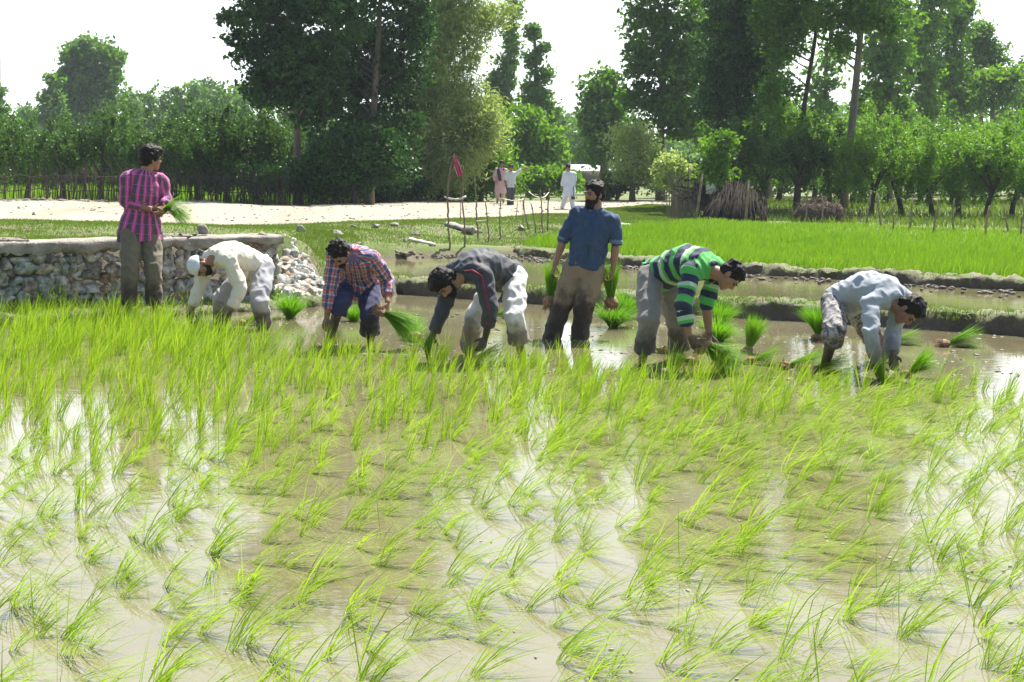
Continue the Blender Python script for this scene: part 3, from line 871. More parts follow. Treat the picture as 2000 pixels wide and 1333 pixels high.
# weeds on the wall
acc = Acc()
for (px, py, d, h_) in [(90, 590, 14.9, .45), (70, 600, 14.7, .3), (110, 604, 14.7, .35), (620, 590, 17.3, .2), (625, 560, 17.8, .25), (205, 600, 14.9, .25), (360, 600, 15.4, .3), (540, 585, 16.4, .3), (30, 605, 14.4, .3)]:
    c = np.array(pt(px, py, d)); c[2] = max(0.05, c[2] - .1)
    n = 46
    b = c + rg.normal(0, 1, (n, 3)) * np.array([.12, .06, .0])
    lean = np.stack([rg.normal(0, .35, n), rg.normal(-.1, .3, n), np.ones(n)], 1)
    v_, f_ = blades(b, rg.uniform(.3, 1.0, n) * h_, rg.uniform(.008, .02, n), lean, lean * .2 + rg.normal(0, .5, (n, 3)), 4, rg)
    acc.add(v_, f_)
tag(link('weeds', acc.mesh('weeds'), M['grass']), 'wild weeds growing up against the foot of the stone wall', 'weeds', kind='stuff')

# ================================================================ stakes, strings and flag
def stake(pts, r, label, name='stake', group=None):
    g0 = ground_hit(*pts[-1]); d = g0.y
    P = [pt(px, py, d + (i - 1) * .03) for i, (px, py) in enumerate(pts)]
    base = Vector(g0); base.z -= .08
    P[-1] = base
    P = [p - base for p in reversed(P)]
    # subdivide with knots
    Q = []; rad = []
    for i in range(len(P) - 1):
        for k in range(6):
            t = k / 6; q = P[i].lerp(P[i + 1], t); q += V(R.gauss(0, .006), R.gauss(0, .006), 0); Q.append(q)
    Q.append(P[-1])
    for i in range(len(Q)): rad.append(r * (1.1 - .45 * i / len(Q)) * (1 + .15 * R.uniform(-1, 1)))
    ac = Acc(); tube(ac, Q, rad, 6)
    # knots / cut twigs
    for k in range(3):
        i = R.randrange(3, len(Q) - 1); a = Q[i]; dr = V(R.uniform(-1, 1), R.uniform(-.5, .5), R.uniform(.2, 1)).normalized()
        tube(ac, [a, a + dr * R.uniform(.02, .07)], [r * .6, r * .3], 5)
    o = tag(link(name, ac.mesh(name, True), M['stake'], None, base), label, 'stake', 'thin wooden stakes on the bank')
    return o, [base + q for q in Q]
stk = [([(885, 305), (876, 350), (874, 385), (876, 440), (879, 489)], .020, 'tall bent stake that carries the magenta cloth'),
       ([(905, 325), (903, 385), (906, 430), (909, 481)], .018, 'tall stake right of the magenta cloth, tied to it by a white rope'),
       ([(900, 384), (900, 432)], .013, 'thin short stake standing behind the two tall rope-tied stakes'),
       ([(926, 350), (931, 395), (930, 410), (935, 467)], .017, 'knotted crooked stake, third tall one from the left'),
       ([(948, 393), (952, 430), (956, 474)], .017, 'leaning stake just right of the crooked knotted one'),
       ([(979, 388), (976, 430), (975, 467)], .016, 'straight stake in front of the boy in grey trousers'),
       ([(1011, 385), (1007, 432)], .010, 'very thin stake right of the boys, behind the others'),
       ([(1022, 390), (1026, 420), (1034, 449)], .017, 'stake leaning left with stones at its foot'),
       ([(1033, 375), (1022, 392), (1021, 440)], .010, 'hooked thin twig bent over the left-leaning stake'),
       ([(1037, 397), (1043, 425), (1049, 457)], .016, 'leaning stake left of the two straight right ones'),
       ([(1055, 370), (1058, 420), (1061, 462)], .018, 'second stake from the right end of the row'),
       ([(1072, 369), (1070, 410), (1069, 452)], .020, 'rightmost thick straight stake of the row')]
SP = [stake(*s)[1] for s in stk]
def rope(a, b, sag, r, label, name='string', mat='string', cat='string'):
    a = Vector(a); b = Vector(b); P = []
    for k in range(13):
        t = k / 12; p = a.lerp(b, t); p.z -= sag * 4 * t * (1 - t); p += V(0, R.gauss(0, .01), R.gauss(0, .004)); P.append(p - a)
    ac = Acc(); tube(ac, P, [r * (1 + .25 * R.uniform(-1, 1)) for _ in P], 6)
    return tag(link(name, ac.mesh(name, True), M[mat], None, a), label, cat)
def on(i, py):   # point on stake i nearest to photo row py
    return min(SP[i], key=lambda p: abs(HY + F * (CH - p.z) / p.y - py))
rope(on(0, 384) + V(-.06, -.02, .0), on(1, 384) + V(.06, -.02, 0), .045, .02, 'thick twisted white rag tied between the two tall stakes', 'rag', 'string', 'rag')
rope(on(5, 389), on(7, 391), .03, .011, 'string tied between the straight stake and the left-leaning stake')
rope(on(8, 376), on(10, 388), .03, .010, 'string running from the hooked twig to the second stake from the right')
rope(on(10, 388), on(11, 378), .03, .011, 'short string between the two rightmost stakes')
rope(on(3, 437), on(4, 430), .01, .013, 'pale twig tied low between the knotted stake and its leaning neighbour', 'string')
# cloth flag
tp = SP[0][-1]
ac = Acc(); nu, nvv = 9, 16
vv = []
for j in range(nvv):
    t = j / (nvv - 1)
    c = tp + V(.01 + .12 * t, 0, -.01 - .34 * t)
    wd_ = .02 + .06 * min(1, t * 2.2)
    for i in range(nu):
        u = i / (nu - 1) - .5
        vv.append((c.x + wd_ * u, c.y + .03 * math.sin(i * 1.9 + t * 2), c.z + .10 * u * (1 - .4 * t)))
ff = [(j * nu + i, j * nu + i + 1, (j + 1) * nu + i + 1, (j + 1) * nu + i) for j in range(nvv - 1) for i in range(nu - 1)]
m = N('magenta_striped_cloth')
tc = m.n('UVMap'); p3 = m.obj()
sx = m.n('SeparateXYZ'); m.l(p3, sx.inputs[0])
wv = m.math('SINE', m.math('MULTIPLY', m.math('ADD', sx.outputs[0], m.math('MULTIPLY', sx.outputs[2], .31)), 130))
m.princ(m.mix(m.math('GREATER_THAN', wv, .55), (0.55, 0.03, 0.13), (0.75, 0.35, 0.42)), 0.8)
ac.add(np.array(vv) - np.array(tp), ff)
fo = tag(link('cloth_flag', ac.mesh('cloth_flag', True), m.m, None, tp), 'magenta cloth rag hanging from the top of the tallest bent stake', 'flag')
sm = fo.modifiers.new('thick', 'SOLIDIFY'); sm.thickness = .006

# ================================================================ trees
def leaf_quads(C, size, rng, droop=0.0, asp=0.55, up=0.35):
    n = len(C)
    a = rng.normal(size=(n, 3)); a[:, 2] -= droop; a /= np.linalg.norm(a, axis=1)[:, None]   # leaf axis
    nn = rng.normal(size=(n, 3)); nn[:, 2] += up
    b = np.cross(a, nn); b /= (np.linalg.norm(b, axis=1)[:, None] + 1e-9)
    s = size * rng.uniform(.6, 1.25, n)[:, None]
    nrm = np.cross(a, b)
    p0 = C - a * s * .5; p2 = C + a * s * .5
    p1 = C + b * s * asp * .5 - a * s * .08 + nrm * s * .07; p3 = C - b * s * asp * .5 - a * s * .08 + nrm * s * .07
    v = np.stack([p0, p1, p2, p3], 1).reshape(-1, 3)
    f = np.arange(n * 4).reshape(-1, 4)
    return v, f

def crown_points(lobes, n, rng, clump_r, per=26, shell=2.0, asp=(1, 1, .6)):
    """lobes: (centre, radii). returns leaf centres and clump centres"""
    vol = np.array([l[1][0] * l[1][1] * l[1][2] for l in lobes]) ** (2 / 3); vol /= vol.sum()
    nclump = max(3, int(n / (per * 1.9)))
    ci = rng.choice(len(lobes), nclump, p=vol)
    d = rng.normal(size=(nclump, 3)); d /= np.linalg.norm(d, axis=1)[:, None]
    r = rng.uniform(0, 1, nclump) ** (1 / shell)
    Cc = np.array([l[0] for l in lobes])[ci]; Rr = np.array([l[1] for l in lobes])[ci]
    bumpy = 1 + .22 * noise(d * 2.0 + ci[:, None] * 5.1, 1.0, 4)
    cl = Cc + d * Rr * (r * bumpy)[:, None]
    k = rng.integers(0, nclump, n)
    cr = clump_r * rng.uniform(.5, 1.6, nclump) * 1.15
    L = rng.normal(size=(n, 3)) * np.array(asp); L /= (np.linalg.norm(L, axis=1)[:, None] ** .45 + 1e-6)
    return cl[k] + L * cr[k][:, None] * .75, cl

def limb_mesh(acc, trunk_pts, trunk_r, clumps, rng, nlimb, r0=.3):
    tube(acc, trunk_pts, trunk_r, 9)
    tp_ = np.array([list(p) for p in trunk_pts])
    if len(clumps) == 0: return
    sel = clumps[rng.choice(len(clumps), min(nlimb, len(clumps)), replace=False)]
    # dense samples of the trunk
    sam = np.concatenate([tp_[i] + (tp_[i + 1] - tp_[i]) * np.linspace(0, 1, 8)[:, None] for i in range(len(tp_) - 1)])
    rad = np.concatenate([trunk_r[i] + (trunk_r[i + 1] - trunk_r[i]) * np.linspace(0, 1, 8) for i in range(len(tp_) - 1)])
    for c in sel:
        hd = np.hypot(sam[:, 0] - c[0], sam[:, 1] - c[1])
        want = c[2] - 0.75 * hd
        k = int(np.argmin(np.abs(sam[:, 2] - want) + hd * .15 + (sam[:, 2] < sam[0, 2] + .25 * (sam[-1, 2] - sam[0, 2])) * 2))
        a = Vector(sam[k]); b = Vector(c); mid = a.lerp(b, .5); mid.z -= (b - a).length * .06
        rr_ = rad[k] * r0 + .006
        tube(acc, [a, a.lerp(mid, .5) , mid, mid.lerp(b, .55), b], [rr_, rr_ * .85, rr_ * .65, rr_ * .4, rr_ * .15], 5, False)

def tree(name, label, cat, d, base, trunk_px, lobes_px, tr, leaf, n, mat, clump_r=.35, per=26, nlimb=26, group=None, bark='bark', depth=1.0, seed=1, shell=2.0, asp=.55, droop=0.0, gz=None):
    """lobes_px: (px,py,rx,ry[,dd]) in photo pixels at distance d"""
    rng = np.random.default_rng(seed)
    s = d / F
    b = pt(base[0], base[1], d)
    b.z = hz(b.x, b.y) - .05 if gz is None else gz
    root = tag(empty(name, b), label, cat, group)
    lobes = []
    for l in lobes_px:
        c = pt(l[0], l[1], d); dd = l[4] if len(l) > 4 else 0
        c.y += dd
        lobes.append((np.array(c - b), np.array((l[2] * s, (l[2] * .5 + l[3] * .5) * s * depth, l[3] * s))))
    n = int(n * .62)
    L, cl = crown_points(lobes, n, rng, clump_r, per, shell)
    v, f = leaf_quads(L, leaf * 1.35, rng, droop, asp, .7)
    tp_ = [Vector((0, 0, 0))] + [pt(px, py, d) - b for px, py in trunk_px]
    nT = len(tp_)
    rads = [tr * (1.25 if i == 0 else 1 - .75 * i / nT) for i in range(nT)]
    ac = Acc(); limb_mesh(ac, tp_, rads, cl, rng, nlimb)
    link('trunk', ac.mesh('trunk', True), M[bark], root, None)
    link('crown', np_mesh('crown', v, f), M[mat], root, None)
    for ch in root.children: ch.matrix_parent_inverse = Matrix(); ch.location = (0, 0, 0)
    return root

def T(*a, **k): return tree(*a, **k)
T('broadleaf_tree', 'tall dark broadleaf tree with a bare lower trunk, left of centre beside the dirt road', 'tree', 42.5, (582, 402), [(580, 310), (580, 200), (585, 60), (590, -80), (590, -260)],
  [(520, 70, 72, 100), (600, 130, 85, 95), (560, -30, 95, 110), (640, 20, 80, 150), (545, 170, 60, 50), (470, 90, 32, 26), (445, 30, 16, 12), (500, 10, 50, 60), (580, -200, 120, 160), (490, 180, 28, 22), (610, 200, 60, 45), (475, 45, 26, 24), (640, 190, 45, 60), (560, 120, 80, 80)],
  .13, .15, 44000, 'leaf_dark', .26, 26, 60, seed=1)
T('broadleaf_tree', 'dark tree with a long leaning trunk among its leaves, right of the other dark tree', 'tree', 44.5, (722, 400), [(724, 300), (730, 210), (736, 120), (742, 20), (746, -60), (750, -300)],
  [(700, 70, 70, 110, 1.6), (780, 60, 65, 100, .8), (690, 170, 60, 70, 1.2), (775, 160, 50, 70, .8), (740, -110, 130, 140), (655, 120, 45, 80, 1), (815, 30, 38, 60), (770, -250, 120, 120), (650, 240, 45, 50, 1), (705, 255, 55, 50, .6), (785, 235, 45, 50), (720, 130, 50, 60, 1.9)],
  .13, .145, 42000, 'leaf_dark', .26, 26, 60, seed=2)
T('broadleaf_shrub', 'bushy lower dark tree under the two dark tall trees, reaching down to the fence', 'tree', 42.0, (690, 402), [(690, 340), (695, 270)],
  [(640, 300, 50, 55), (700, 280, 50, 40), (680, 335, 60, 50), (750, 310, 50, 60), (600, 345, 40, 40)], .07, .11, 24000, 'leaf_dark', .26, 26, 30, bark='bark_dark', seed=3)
T('willow_tree', 'large feathery grey-green willow leaning over the road behind the boys', 'tree', 51.0, (800, 398), [(800, 330), (820, 230), (850, 120), (890, 40), (930, -10)],
  [(850, 150, 85, 85), (900, 215, 75, 75), (820, 230, 70, 90), (900, 290, 65, 70), (850, 330, 75, 55), (790, 310, 60, 60), (890, 60, 75, 60), (950, 30, 50, 35), (860, 10, 60, 60), (870, -60, 100, 60), (950, 250, 35, 60)],
  .14, .17, 80000, 'leaf_grey', .36, 22, 60, seed=4, asp=.24, droop=.4)
T('willow_bush', 'bright yellow-green willow bush between the big willow and the boys', 'bush', 53.5, (940, 394), [(940, 350), (945, 280)],
  [(935, 250, 50, 55), (950, 320, 48, 55), (905, 350, 45, 40), (985, 350, 30, 40)], .08, .16, 20000, 'leaf_bright', .33, 22, 24, seed=5, asp=.3)
# poplars in the gap
T('poplar_tree', 'slender tall poplar in the centre gap rising to the top of the picture', 'tree', 92, (990, 382), [(990, 300), (992, 150), (1000, 40), (1003, -20)],
  [(1003, 10, 8, 45), (998, 70, 12, 45), (990, 130, 18, 45), (980, 190, 24, 45), (972, 235, 28, 35), (968, 160, 8, 30), (1006, -50, 7, 40)], .25, .24, 12000, 'leaf_mid', .34, 24, 40, seed=6)
T('poplar_tree', 'loose-crowned poplar right of the slender one, with a bare gap below its top', 'tree', 86, (1050, 382), [(1050, 300), (1048, 150), (1043, 60)],
  [(1041, 60, 16, 24), (1064, 95, 11, 16), (1043, 120, 14, 26), (1068, 148, 13, 20), (1046, 185, 27, 40), (1066, 220, 20, 38), (1030, 215, 17, 34)], .2, .22, 12000, 'leaf_mid', .30, 24, 34, seed=7, shell=1.6)
T('broadleaf_tree', 'rounded mid-green tree standing behind the boys on the road', 'tree', 70, (1035, 388), [(1035, 330), (1040, 240)],
  [(1030, 250, 42, 50), (1062, 285, 38, 50), (1010, 300, 35, 40), (1060, 340, 45, 38)], .2, .22, 9000, 'leaf_orchard2', .45, 24, 30, seed=8)
T('bush', 'low light green bush behind the raised hand of the boy', 'bush', 62, (1070, 390), [(1070, 370)],
  [(1050, 350, 48, 28), (1095, 352, 35, 24), (1010, 355, 30, 28)], .08, .18, 6500, 'leaf_orchard2', .32, 24, 14, seed=9)
T('broadleaf_tree', 'leafy tree with separate upright tufts, right of the central sky gap', 'tree', 78, (1180, 384), [(1180, 300), (1182, 180)],
  [(1178, 165, 34, 36), (1165, 220, 32, 45), (1200, 215, 28, 50), (1180, 280, 38, 50), (1150, 190, 14, 18)], .25, .26, 9500, 'leaf_mid', .45, 26, 36, seed=10)
T('silver_shrub_tree', 'silvery pale green small tree left of the stick fence', 'tree', 58, (1235, 392), [(1235, 350), (1240, 290)],
  [(1230, 275, 40, 32), (1255, 310, 45, 40), (1215, 330, 26, 34), (1275, 345, 36, 30)], .12, .16, 8500, 'leaf_grey', .34, 24, 26, seed=11, asp=.4)
T('shrub', 'dense dark green shrub behind the head of the man in blue', 'bush', 59, (1205, 394), [(1205, 370)], [(1205, 362, 26, 26), (1185, 372, 20, 18)], .06, .14, 3500, 'leaf_orchard', .25, 24, 10, seed=12)
T('broadleaf_tree', 'large tall green tree at the left side of the right-hand wood', 'tree', 62, (1290, 392), [(1290, 330), (1292, 200), (1300, 50), (1305, -100), (1305, -260)],
  [(1285, 60, 60, 75), (1262, 150, 42, 50), (1320, 130, 60, 80), (1350, 60, 50, 80), (1275, 220, 45, 50), (1330, 220, 55, 55), (1245, 100, 22, 26), (1250, 0, 26, 30), (1300, -60, 80, 90), (1310, -200, 80, 110), (1225, 190, 22, 22)],
  .2, .20, 32000, 'leaf_mid', .38, 26, 60, seed=13)
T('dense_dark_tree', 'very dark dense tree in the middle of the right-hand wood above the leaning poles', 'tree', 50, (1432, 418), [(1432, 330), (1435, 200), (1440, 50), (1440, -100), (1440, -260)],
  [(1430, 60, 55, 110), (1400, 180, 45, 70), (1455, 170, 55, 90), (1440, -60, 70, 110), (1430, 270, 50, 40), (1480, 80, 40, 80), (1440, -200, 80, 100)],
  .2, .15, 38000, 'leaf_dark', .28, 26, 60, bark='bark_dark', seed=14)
T('broadleaf_tree', 'green tree with a slim leaning trunk between the dark tree and the thick bare trunk', 'tree', 48, (1556, 425), [(1560, 330), (1572, 200), (1590, 90), (1603, 0), (1610, -150)],
  [(1530, 90, 45, 60), (1515, 190, 40, 60), (1560, 40, 60, 50), (1590, -60, 90, 80), (1500, 20, 40, 60), (1545, 250, 36, 30), (1600, -180, 90, 90)],
  .11, .14, 28000, 'leaf_mid', .30, 24, 50, seed=15, bark='bark_dark')
T('tall_bare_trunk_tree', 'tall tree with a long thick bare greyish trunk in front of the right-hand wood', 'tree', 46, (1645, 427), [(1650, 360), (1664, 250), (1676, 120), (1684, 30), (1688, -100), (1690, -250)],
  [(1640, 30, 55, 45), (1700, 20, 55, 50), (1650, 80, 40, 22), (1735, 50, 40, 30), (1690, -90, 90, 70), (1680, -230, 90, 90)],
  .16, .14, 18000, 'leaf_mid', .30, 24, 40, seed=16, bark='bark')
for k, (d_, bx, ty, lob, lab, mt) in enumerate([
    (76, 1610, 60, [(1600, 200, 45, 60), (1620, 120, 40, 60), (1590, 280, 40, 40)], 'airy bright green tree seen between the slim leaning trunk and the thick bare trunk', 'leaf_bright'),
    (70, 1735, 20, [(1730, 120, 50, 60), (1710, 200, 45, 50), (1750, 230, 50, 45), (1740, 40, 42, 50), (1720, 0, 40, 40)], 'bright green poplar just right of the thick bare trunk', 'leaf_bright'),
    (80, 1800, 10, [(1800, 60, 40, 60), (1790, 140, 45, 55), (1810, 210, 45, 50), (1830, -20, 40, 60)], 'tall green poplar in the middle of the right-hand poplar group', 'leaf_orchard2'),
    (84, 1860, 20, [(1860, 50, 34, 50), (1850, 130, 45, 50), (1870, 200, 38, 45), (1880, 10, 24, 36)], 'tall poplar on the right flank of the poplar group, beside the open sky', 'leaf_orchard2'),
    (88, 1915, 70, [(1915, 80, 26, 36), (1905, 140, 34, 34), (1935, 110, 26, 28), (1890, 190, 30, 26)], 'poplar with tufted crown stepping down toward the right edge', 'leaf_mid'),
    (82, 1937, 120, [(1940, 160, 38, 30), (1965, 195, 34, 22), (1925, 200, 26, 20), (1980, 150, 24, 20)], 'thin airy tree with its bare stem against the sky near the right edge', 'leaf_orchard2'),
    (90, 1990, 200, [(1985, 240, 36, 26), (2010, 190, 30, 40), (2030, 140, 40, 60)], 'hazy tree at the right edge of the picture', 'leaf_mid'),
    (66, 1500, 10, [(1490, 120, 40, 60), (1500, 220, 45, 50), (1480, 20, 40, 60), (1520, -40, 50, 60)], 'green tree filling the wood right behind the very dark tree', 'leaf_mid'),
    (72, 1390, 10, [(1385, 60, 40, 70), (1380, 170, 40, 60), (1390, -30, 50, 60), (1370, 260, 40, 40)], 'green tree in the wood left behind the very dark tree', 'leaf_mid')]):
    airy = 'airy' in lab
    T('poplar_tree' if k else 'broadleaf_tree', lab, 'tree', d_, (bx, 385), [(bx, 300), (bx + 2, 200), (bx + 4, ty + 30)], lob, .2, .24, 4200 if airy else 3200 * len(lob), mt, .45, 24, 34, seed=30 + k, shell=1.7)
# far left poplars
T('poplar_tree', 'big rounded hazy poplar clump on the left, far behind the hedge', 'tree', 125, (170, 375), [(170, 300), (172, 180), (172, 90)],
  [(160, 105, 34, 32), (205, 120, 28, 38), (145, 160, 34, 40), (190, 180, 44, 55), (150, 220, 40, 45), (195, 245, 40, 40)], .5, .42, 17000, 'leaf_mid', .75, 24, 40, seed=50)
T('poplar_tree', 'small airy tree with a tufted top left of the big hazy poplar', 'tree', 120, (98, 375), [(98, 300), (98, 160)], [(97, 155, 12, 14), (100, 190, 20, 22), (96, 230, 24, 24)], .2, .34, 2600, 'leaf_mid', .6, 22, 20, seed=51)
T('bare_pole_tree', 'thin dark tree top cut by the left edge of the picture', 'tree', 110, (-4, 375), [(-3, 250), (-2, 110)], [(-2, 190, 9, 30), (-4, 240, 14, 30)], .25, .30, 1500, 'leaf_mid', .4, 22, 14, seed=52)
for k, (px, top, w_) in enumerate([(255, 180, 22), (292, 182, 20), (320, 176, 24), (352, 168, 22), (385, 165, 26), (412, 158, 26), (440, 165, 22), (470, 160, 20), (60, 205, 24), (25, 215, 22)]):
    T('poplar_tree', ['hazy poplar %s in the far row behind the left orchard' % s for s in ('farthest left', 'second from left', 'third from left', 'fourth from left', 'fifth from left', 'sixth from left', 'seventh from left', 'farthest right')][k] if k < 8 else
      ['hazy low tree far behind the left orchard, nearest the big poplar', 'hazy low tree far behind the left orchard, near the left edge'][k - 8],
      'tree', 150 + 3 * (k % 3), (px, 370), [(px, 300), (px, top + 14)], [(px - 4, top + 18, w_ * .55, 20), (px + 7, top + 38, w_ * .7, 30), (px, top + 75, w_ * .9, 34), (px, top + 115, w_, 34)], .25, .42, 3200, 'leaf_mid', .8, 22, 16, 'far row of hazy poplars', seed=60 + k)
for k, (px, top, w_, d_, lab) in enumerate([(1105, 225, 18, 150, 'hazy bluish tree in the central gap behind the man in white'), (1128, 235, 20, 170, 'faint far tree at the lowest point of the sky gap'), (1085, 215, 20, 140, 'hazy tree right of the loose-crowned poplar'), (1148, 250, 18, 140, 'hazy tree left of the leafy tufted tree')]):
    T('broadleaf_tree', lab, 'tree', d_, (px, 370), [(px, 320), (px, top + 16)], [(px, top + 20, w_ * .7, 20), (px, top + 60, w_, 40), (px + 3, top + 105, w_, 40)], .25, .42, 3600, 'leaf_mid', .7, 22, 14, seed=80 + k)
# far wood closing the background
rng = np.random.default_rng(90)
n = 46000
X = rng.uniform(-110, 110, n); Y = 175 + rng.uniform(-12, 25, n)
top = 8.2 + 2.4 * noise(np.stack([X, X * 0, X * 0], 1), .10, 1) + 1.8 * noise(np.stack([X, X * 0, X * 0], 1), .35, 2)
Z = .5 + top * rng.uniform(0, 1, n) ** .8
v, f = leaf_quads(np.stack([X, Y, Z], 1), 1.0, rng)
tag(link('far_wood', np_mesh('far_wood', v, f), M['leaf_mid']), 'far hazy wood that closes the background behind the trees', 'wood', kind='stuff')
# understory behind the right orchard and behind the hedge (continuous mass)
def mass(name, segs, n, leaf, mat, label, seed, clump_r=.35):
    rng = np.random.default_rng(seed)
    lobes = []
    for (px, py, rx, ry, d) in segs:
        c = pt(px, py, d); s = d / F
        lobes.append((np.array(c), np.array((rx * s, rx * s * .7, ry * s))))
    L, cl = crown_points(lobes, n, rng, clump_r, 26)
    L = L[L[:, 2] > height(L[:, 0], L[:, 1], False)]
    v, f = leaf_quads(L, leaf, rng)
    tag(link(name, np_mesh(name, v, f), M[mat]), label, 'undergrowth', kind='stuff')
mass('undergrowth', [(1500, 340, 70, 45, 70), (1600, 330, 70, 50, 72), (1700, 330, 70, 50, 74), (1800, 325, 70, 50, 74), (1900, 320, 70, 50, 76), (2000, 320, 70, 50, 78), (1400, 330, 60, 45, 66), (1320, 350, 50, 40, 66)], 34000, .22, 'leaf_orchard', 'dense undergrowth filling the wood behind the right-hand orchard', 91)
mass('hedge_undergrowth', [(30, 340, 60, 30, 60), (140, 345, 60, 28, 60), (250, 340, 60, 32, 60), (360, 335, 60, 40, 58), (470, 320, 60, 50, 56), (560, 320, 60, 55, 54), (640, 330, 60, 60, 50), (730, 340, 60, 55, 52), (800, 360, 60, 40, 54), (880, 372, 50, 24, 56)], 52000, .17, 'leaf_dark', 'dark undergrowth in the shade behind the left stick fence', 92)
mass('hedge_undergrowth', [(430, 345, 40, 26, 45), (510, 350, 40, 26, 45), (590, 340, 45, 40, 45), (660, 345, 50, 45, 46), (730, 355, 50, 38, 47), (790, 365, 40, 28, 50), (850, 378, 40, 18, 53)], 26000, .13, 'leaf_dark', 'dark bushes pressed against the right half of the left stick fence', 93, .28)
# tall weeds glowing green in the left orchard
P = scatter([(-20, 46), (-6, 46), (-7, 62), (-27, 62)], 9000, rg); n = len(P); Z = height(P[:, 0], P[:, 1])
lean = np.stack([rg.normal(0, .3, n), rg.normal(0, .3, n), np.ones(n)], 1)
v_, f_ = blades(np.column_stack([P, Z]), rg.uniform(.3, .75, n), rg.uniform(.04, .08, n), lean, lean * .3, 3, rg)
tag(link('orchard_grass', np_mesh('orchard_grass', v_, f_), M['seedbed']), 'tall bright grass between the trunks of the left orchard', 'grass', kind='stuff')
P = scatter([(5.0, 40), (12, 32), (19, 26), (32, 40), (34, 62), (8, 60)], 34000, rg); n = len(P); Z = height(P[:, 0], P[:, 1])
v_, f_ = blades(np.column_stack([P, Z]), rg.uniform(.06, .28, n), rg.uniform(.02, .045, n), np.stack([rg.normal(0, .4, n), rg.normal(0, .4, n), np.ones(n)], 1), rg.normal(0, .4, (n, 3)), 2, rg)
tag(link('orchard_grass', np_mesh('orchard_grass', v_, f_), M['grass']), 'rough grass under the right-hand orchard trees', 'grass', kind='stuff')
P = scatter([(-24, 38.5), (-1.5, 46.5), (-1.0, 52.5), (-26, 50)], 16000, rg)
far_e = np.array([np.interp(P[:, 0], sf2[:, 0], sf2[:, 1])]).ravel()
P = P[P[:, 1] > far_e + .1]; n = len(P); Z = height(P[:, 0], P[:, 1])
v_, f_ = blades(np.column_stack([P, Z]), rg.uniform(.06, .25, n), rg.uniform(.02, .04, n), np.stack([rg.normal(0, .4, n), rg.normal(0, .4, n), np.ones(n)], 1), rg.normal(0, .4, (n, 3)), 2, rg)
tag(link('verge_grass', np_mesh('verge_grass', v_, f_), M['grass']), 'shaded rough grass along the far side of the dirt road', 'grass', kind='stuff')

# orchard trees: a few models, copied
def orchard_proto(seed, n, leaf, mat, spread=1.0, hh=1.0, bark='bark_dark', low=4):
    rng = np.random.default_rng(seed)
    root = empty('orchard_tree', (0, 0, 0))
    # a forked short trunk with rising shoots
    lobes = [(np.array((rng.normal(0, .35), rng.normal(0, .3), 2.05 * hh + rng.normal(0, .15))), np.array((.95 * spread, .9, .75 * hh)))]
    for q in range(5):
        a = q * 1.26 + rng.uniform(0, .6)
        lobes.append((np.array((math.cos(a) * .75 * spread, math.sin(a) * .6, (1.75 + rng.uniform(0, .55)) * hh)), np.array((.55, .5, .6 * hh))))
    for q in range(9):
        lobes.append((np.array((rng.uniform(-1.1, 1.1) * spread, rng.uniform(-.7, .7), (2.6 + rng.uniform(-.3, .45)) * hh)), np.array((.13, .13, .55 * hh))))
    for q in range(low):
        lobes.append((np.array((rng.uniform(-1.25, 1.25) * spread, rng.uniform(-.8, .8), (1.15 + rng.uniform(-.35, .3)) * hh)), np.array((.34, .34, .30 * hh))))
    L, cl = crown_points(lobes, n, rng, .16, 16, 1.4, (.55, .55, 1.35))
    v, f = leaf_quads(L, leaf, rng, 0, .5, .7)
    ac = Acc()
    lean = rng.uniform(-.35, .35)
    tube(ac, [(0, 0, -.1), (lean * .3, 0, .4), (lean, .05, .95)], [.11, .085, .075], 8)
    for q in range(4):
        a = q * 1.6 + rng.uniform(0, .8); e = Vector((math.cos(a) * .8 * spread, math.sin(a) * .6, 1.9 * hh)); s0 = Vector((lean, .05, .9))
        md = s0.lerp(e, .5) + V(0, 0, .12)
        tube(ac, [s0, md, e], [.065, .04, .02], 6)
        near_ = cl[np.argsort(((cl - np.array(e)) ** 2).sum(1))[:9]]
        for c in near_: tube(ac, [md.lerp(e, .5), md.lerp(e, .5).lerp(Vector(c), .5), Vector(c)], [.018, .012, .005], 4, False)
    t = link('trunk', ac.mesh('trunk', True), M[bark], None); t.parent = root
    c = link('crown', np_mesh('crown', v, f), M[mat], None); c.parent = root
    return root
def place_tree(proto, used, x, y, rz, sc, label, group):
    if id(proto) not in used: used.add(id(proto)); r = proto
    else:
        r = proto.copy(); COL.objects.link(r)
        for ch in proto.children: c = ch.copy(); COL.objects.link(c); c.parent = r
    r.location = (x, y, hz(x, y)); r.rotation_euler = (0, 0, rz); r.scale = (sc, sc, sc)
    tag(r, label, 'tree', group)
used = set()
prL = [orchard_proto(300 + q, 6500, .125, 'leaf_orchard', 1.0, 1.0) for q in range(4)]
ordn = ['first', 'second', 'third', 'fourth', 'fifth', 'sixth', 'seventh', 'eighth', 'ninth', 'tenth', 'eleventh', 'twelfth', 'thirteenth']
g = random.Random(8)
for k, (px, d_, sc) in enumerate([(-15, 44, .86), (55, 46, .78), (125, 45, .84), (200, 46, .94), (262, 45, .80), (325, 46, .9), (385, 45, .86), (440, 46, .98), (500, 46, 1.0), (550, 47, .9)]):
    place_tree(prL[k % 4], used, (px - 1000) * d_ / F, d_, g.uniform(0, 6.3), sc, '%s orchard tree from the left in the front row behind the left stick fence' % ordn[k], 'front row of the left orchard')
for k, px in enumerate([-60, 5, 80, 160, 235, 300, 365, 420, 480, 540, 600]):
    d_ = 58 + (k % 3) * 2
    place_tree(prL[(k + 2) % 4], used, (px - 1000) * d_ / F, d_, g.uniform(0, 6.3), g.uniform(.95, 1.25), 'leafy orchard tree in the back row of the left orchard', 'back row of the left orchard')
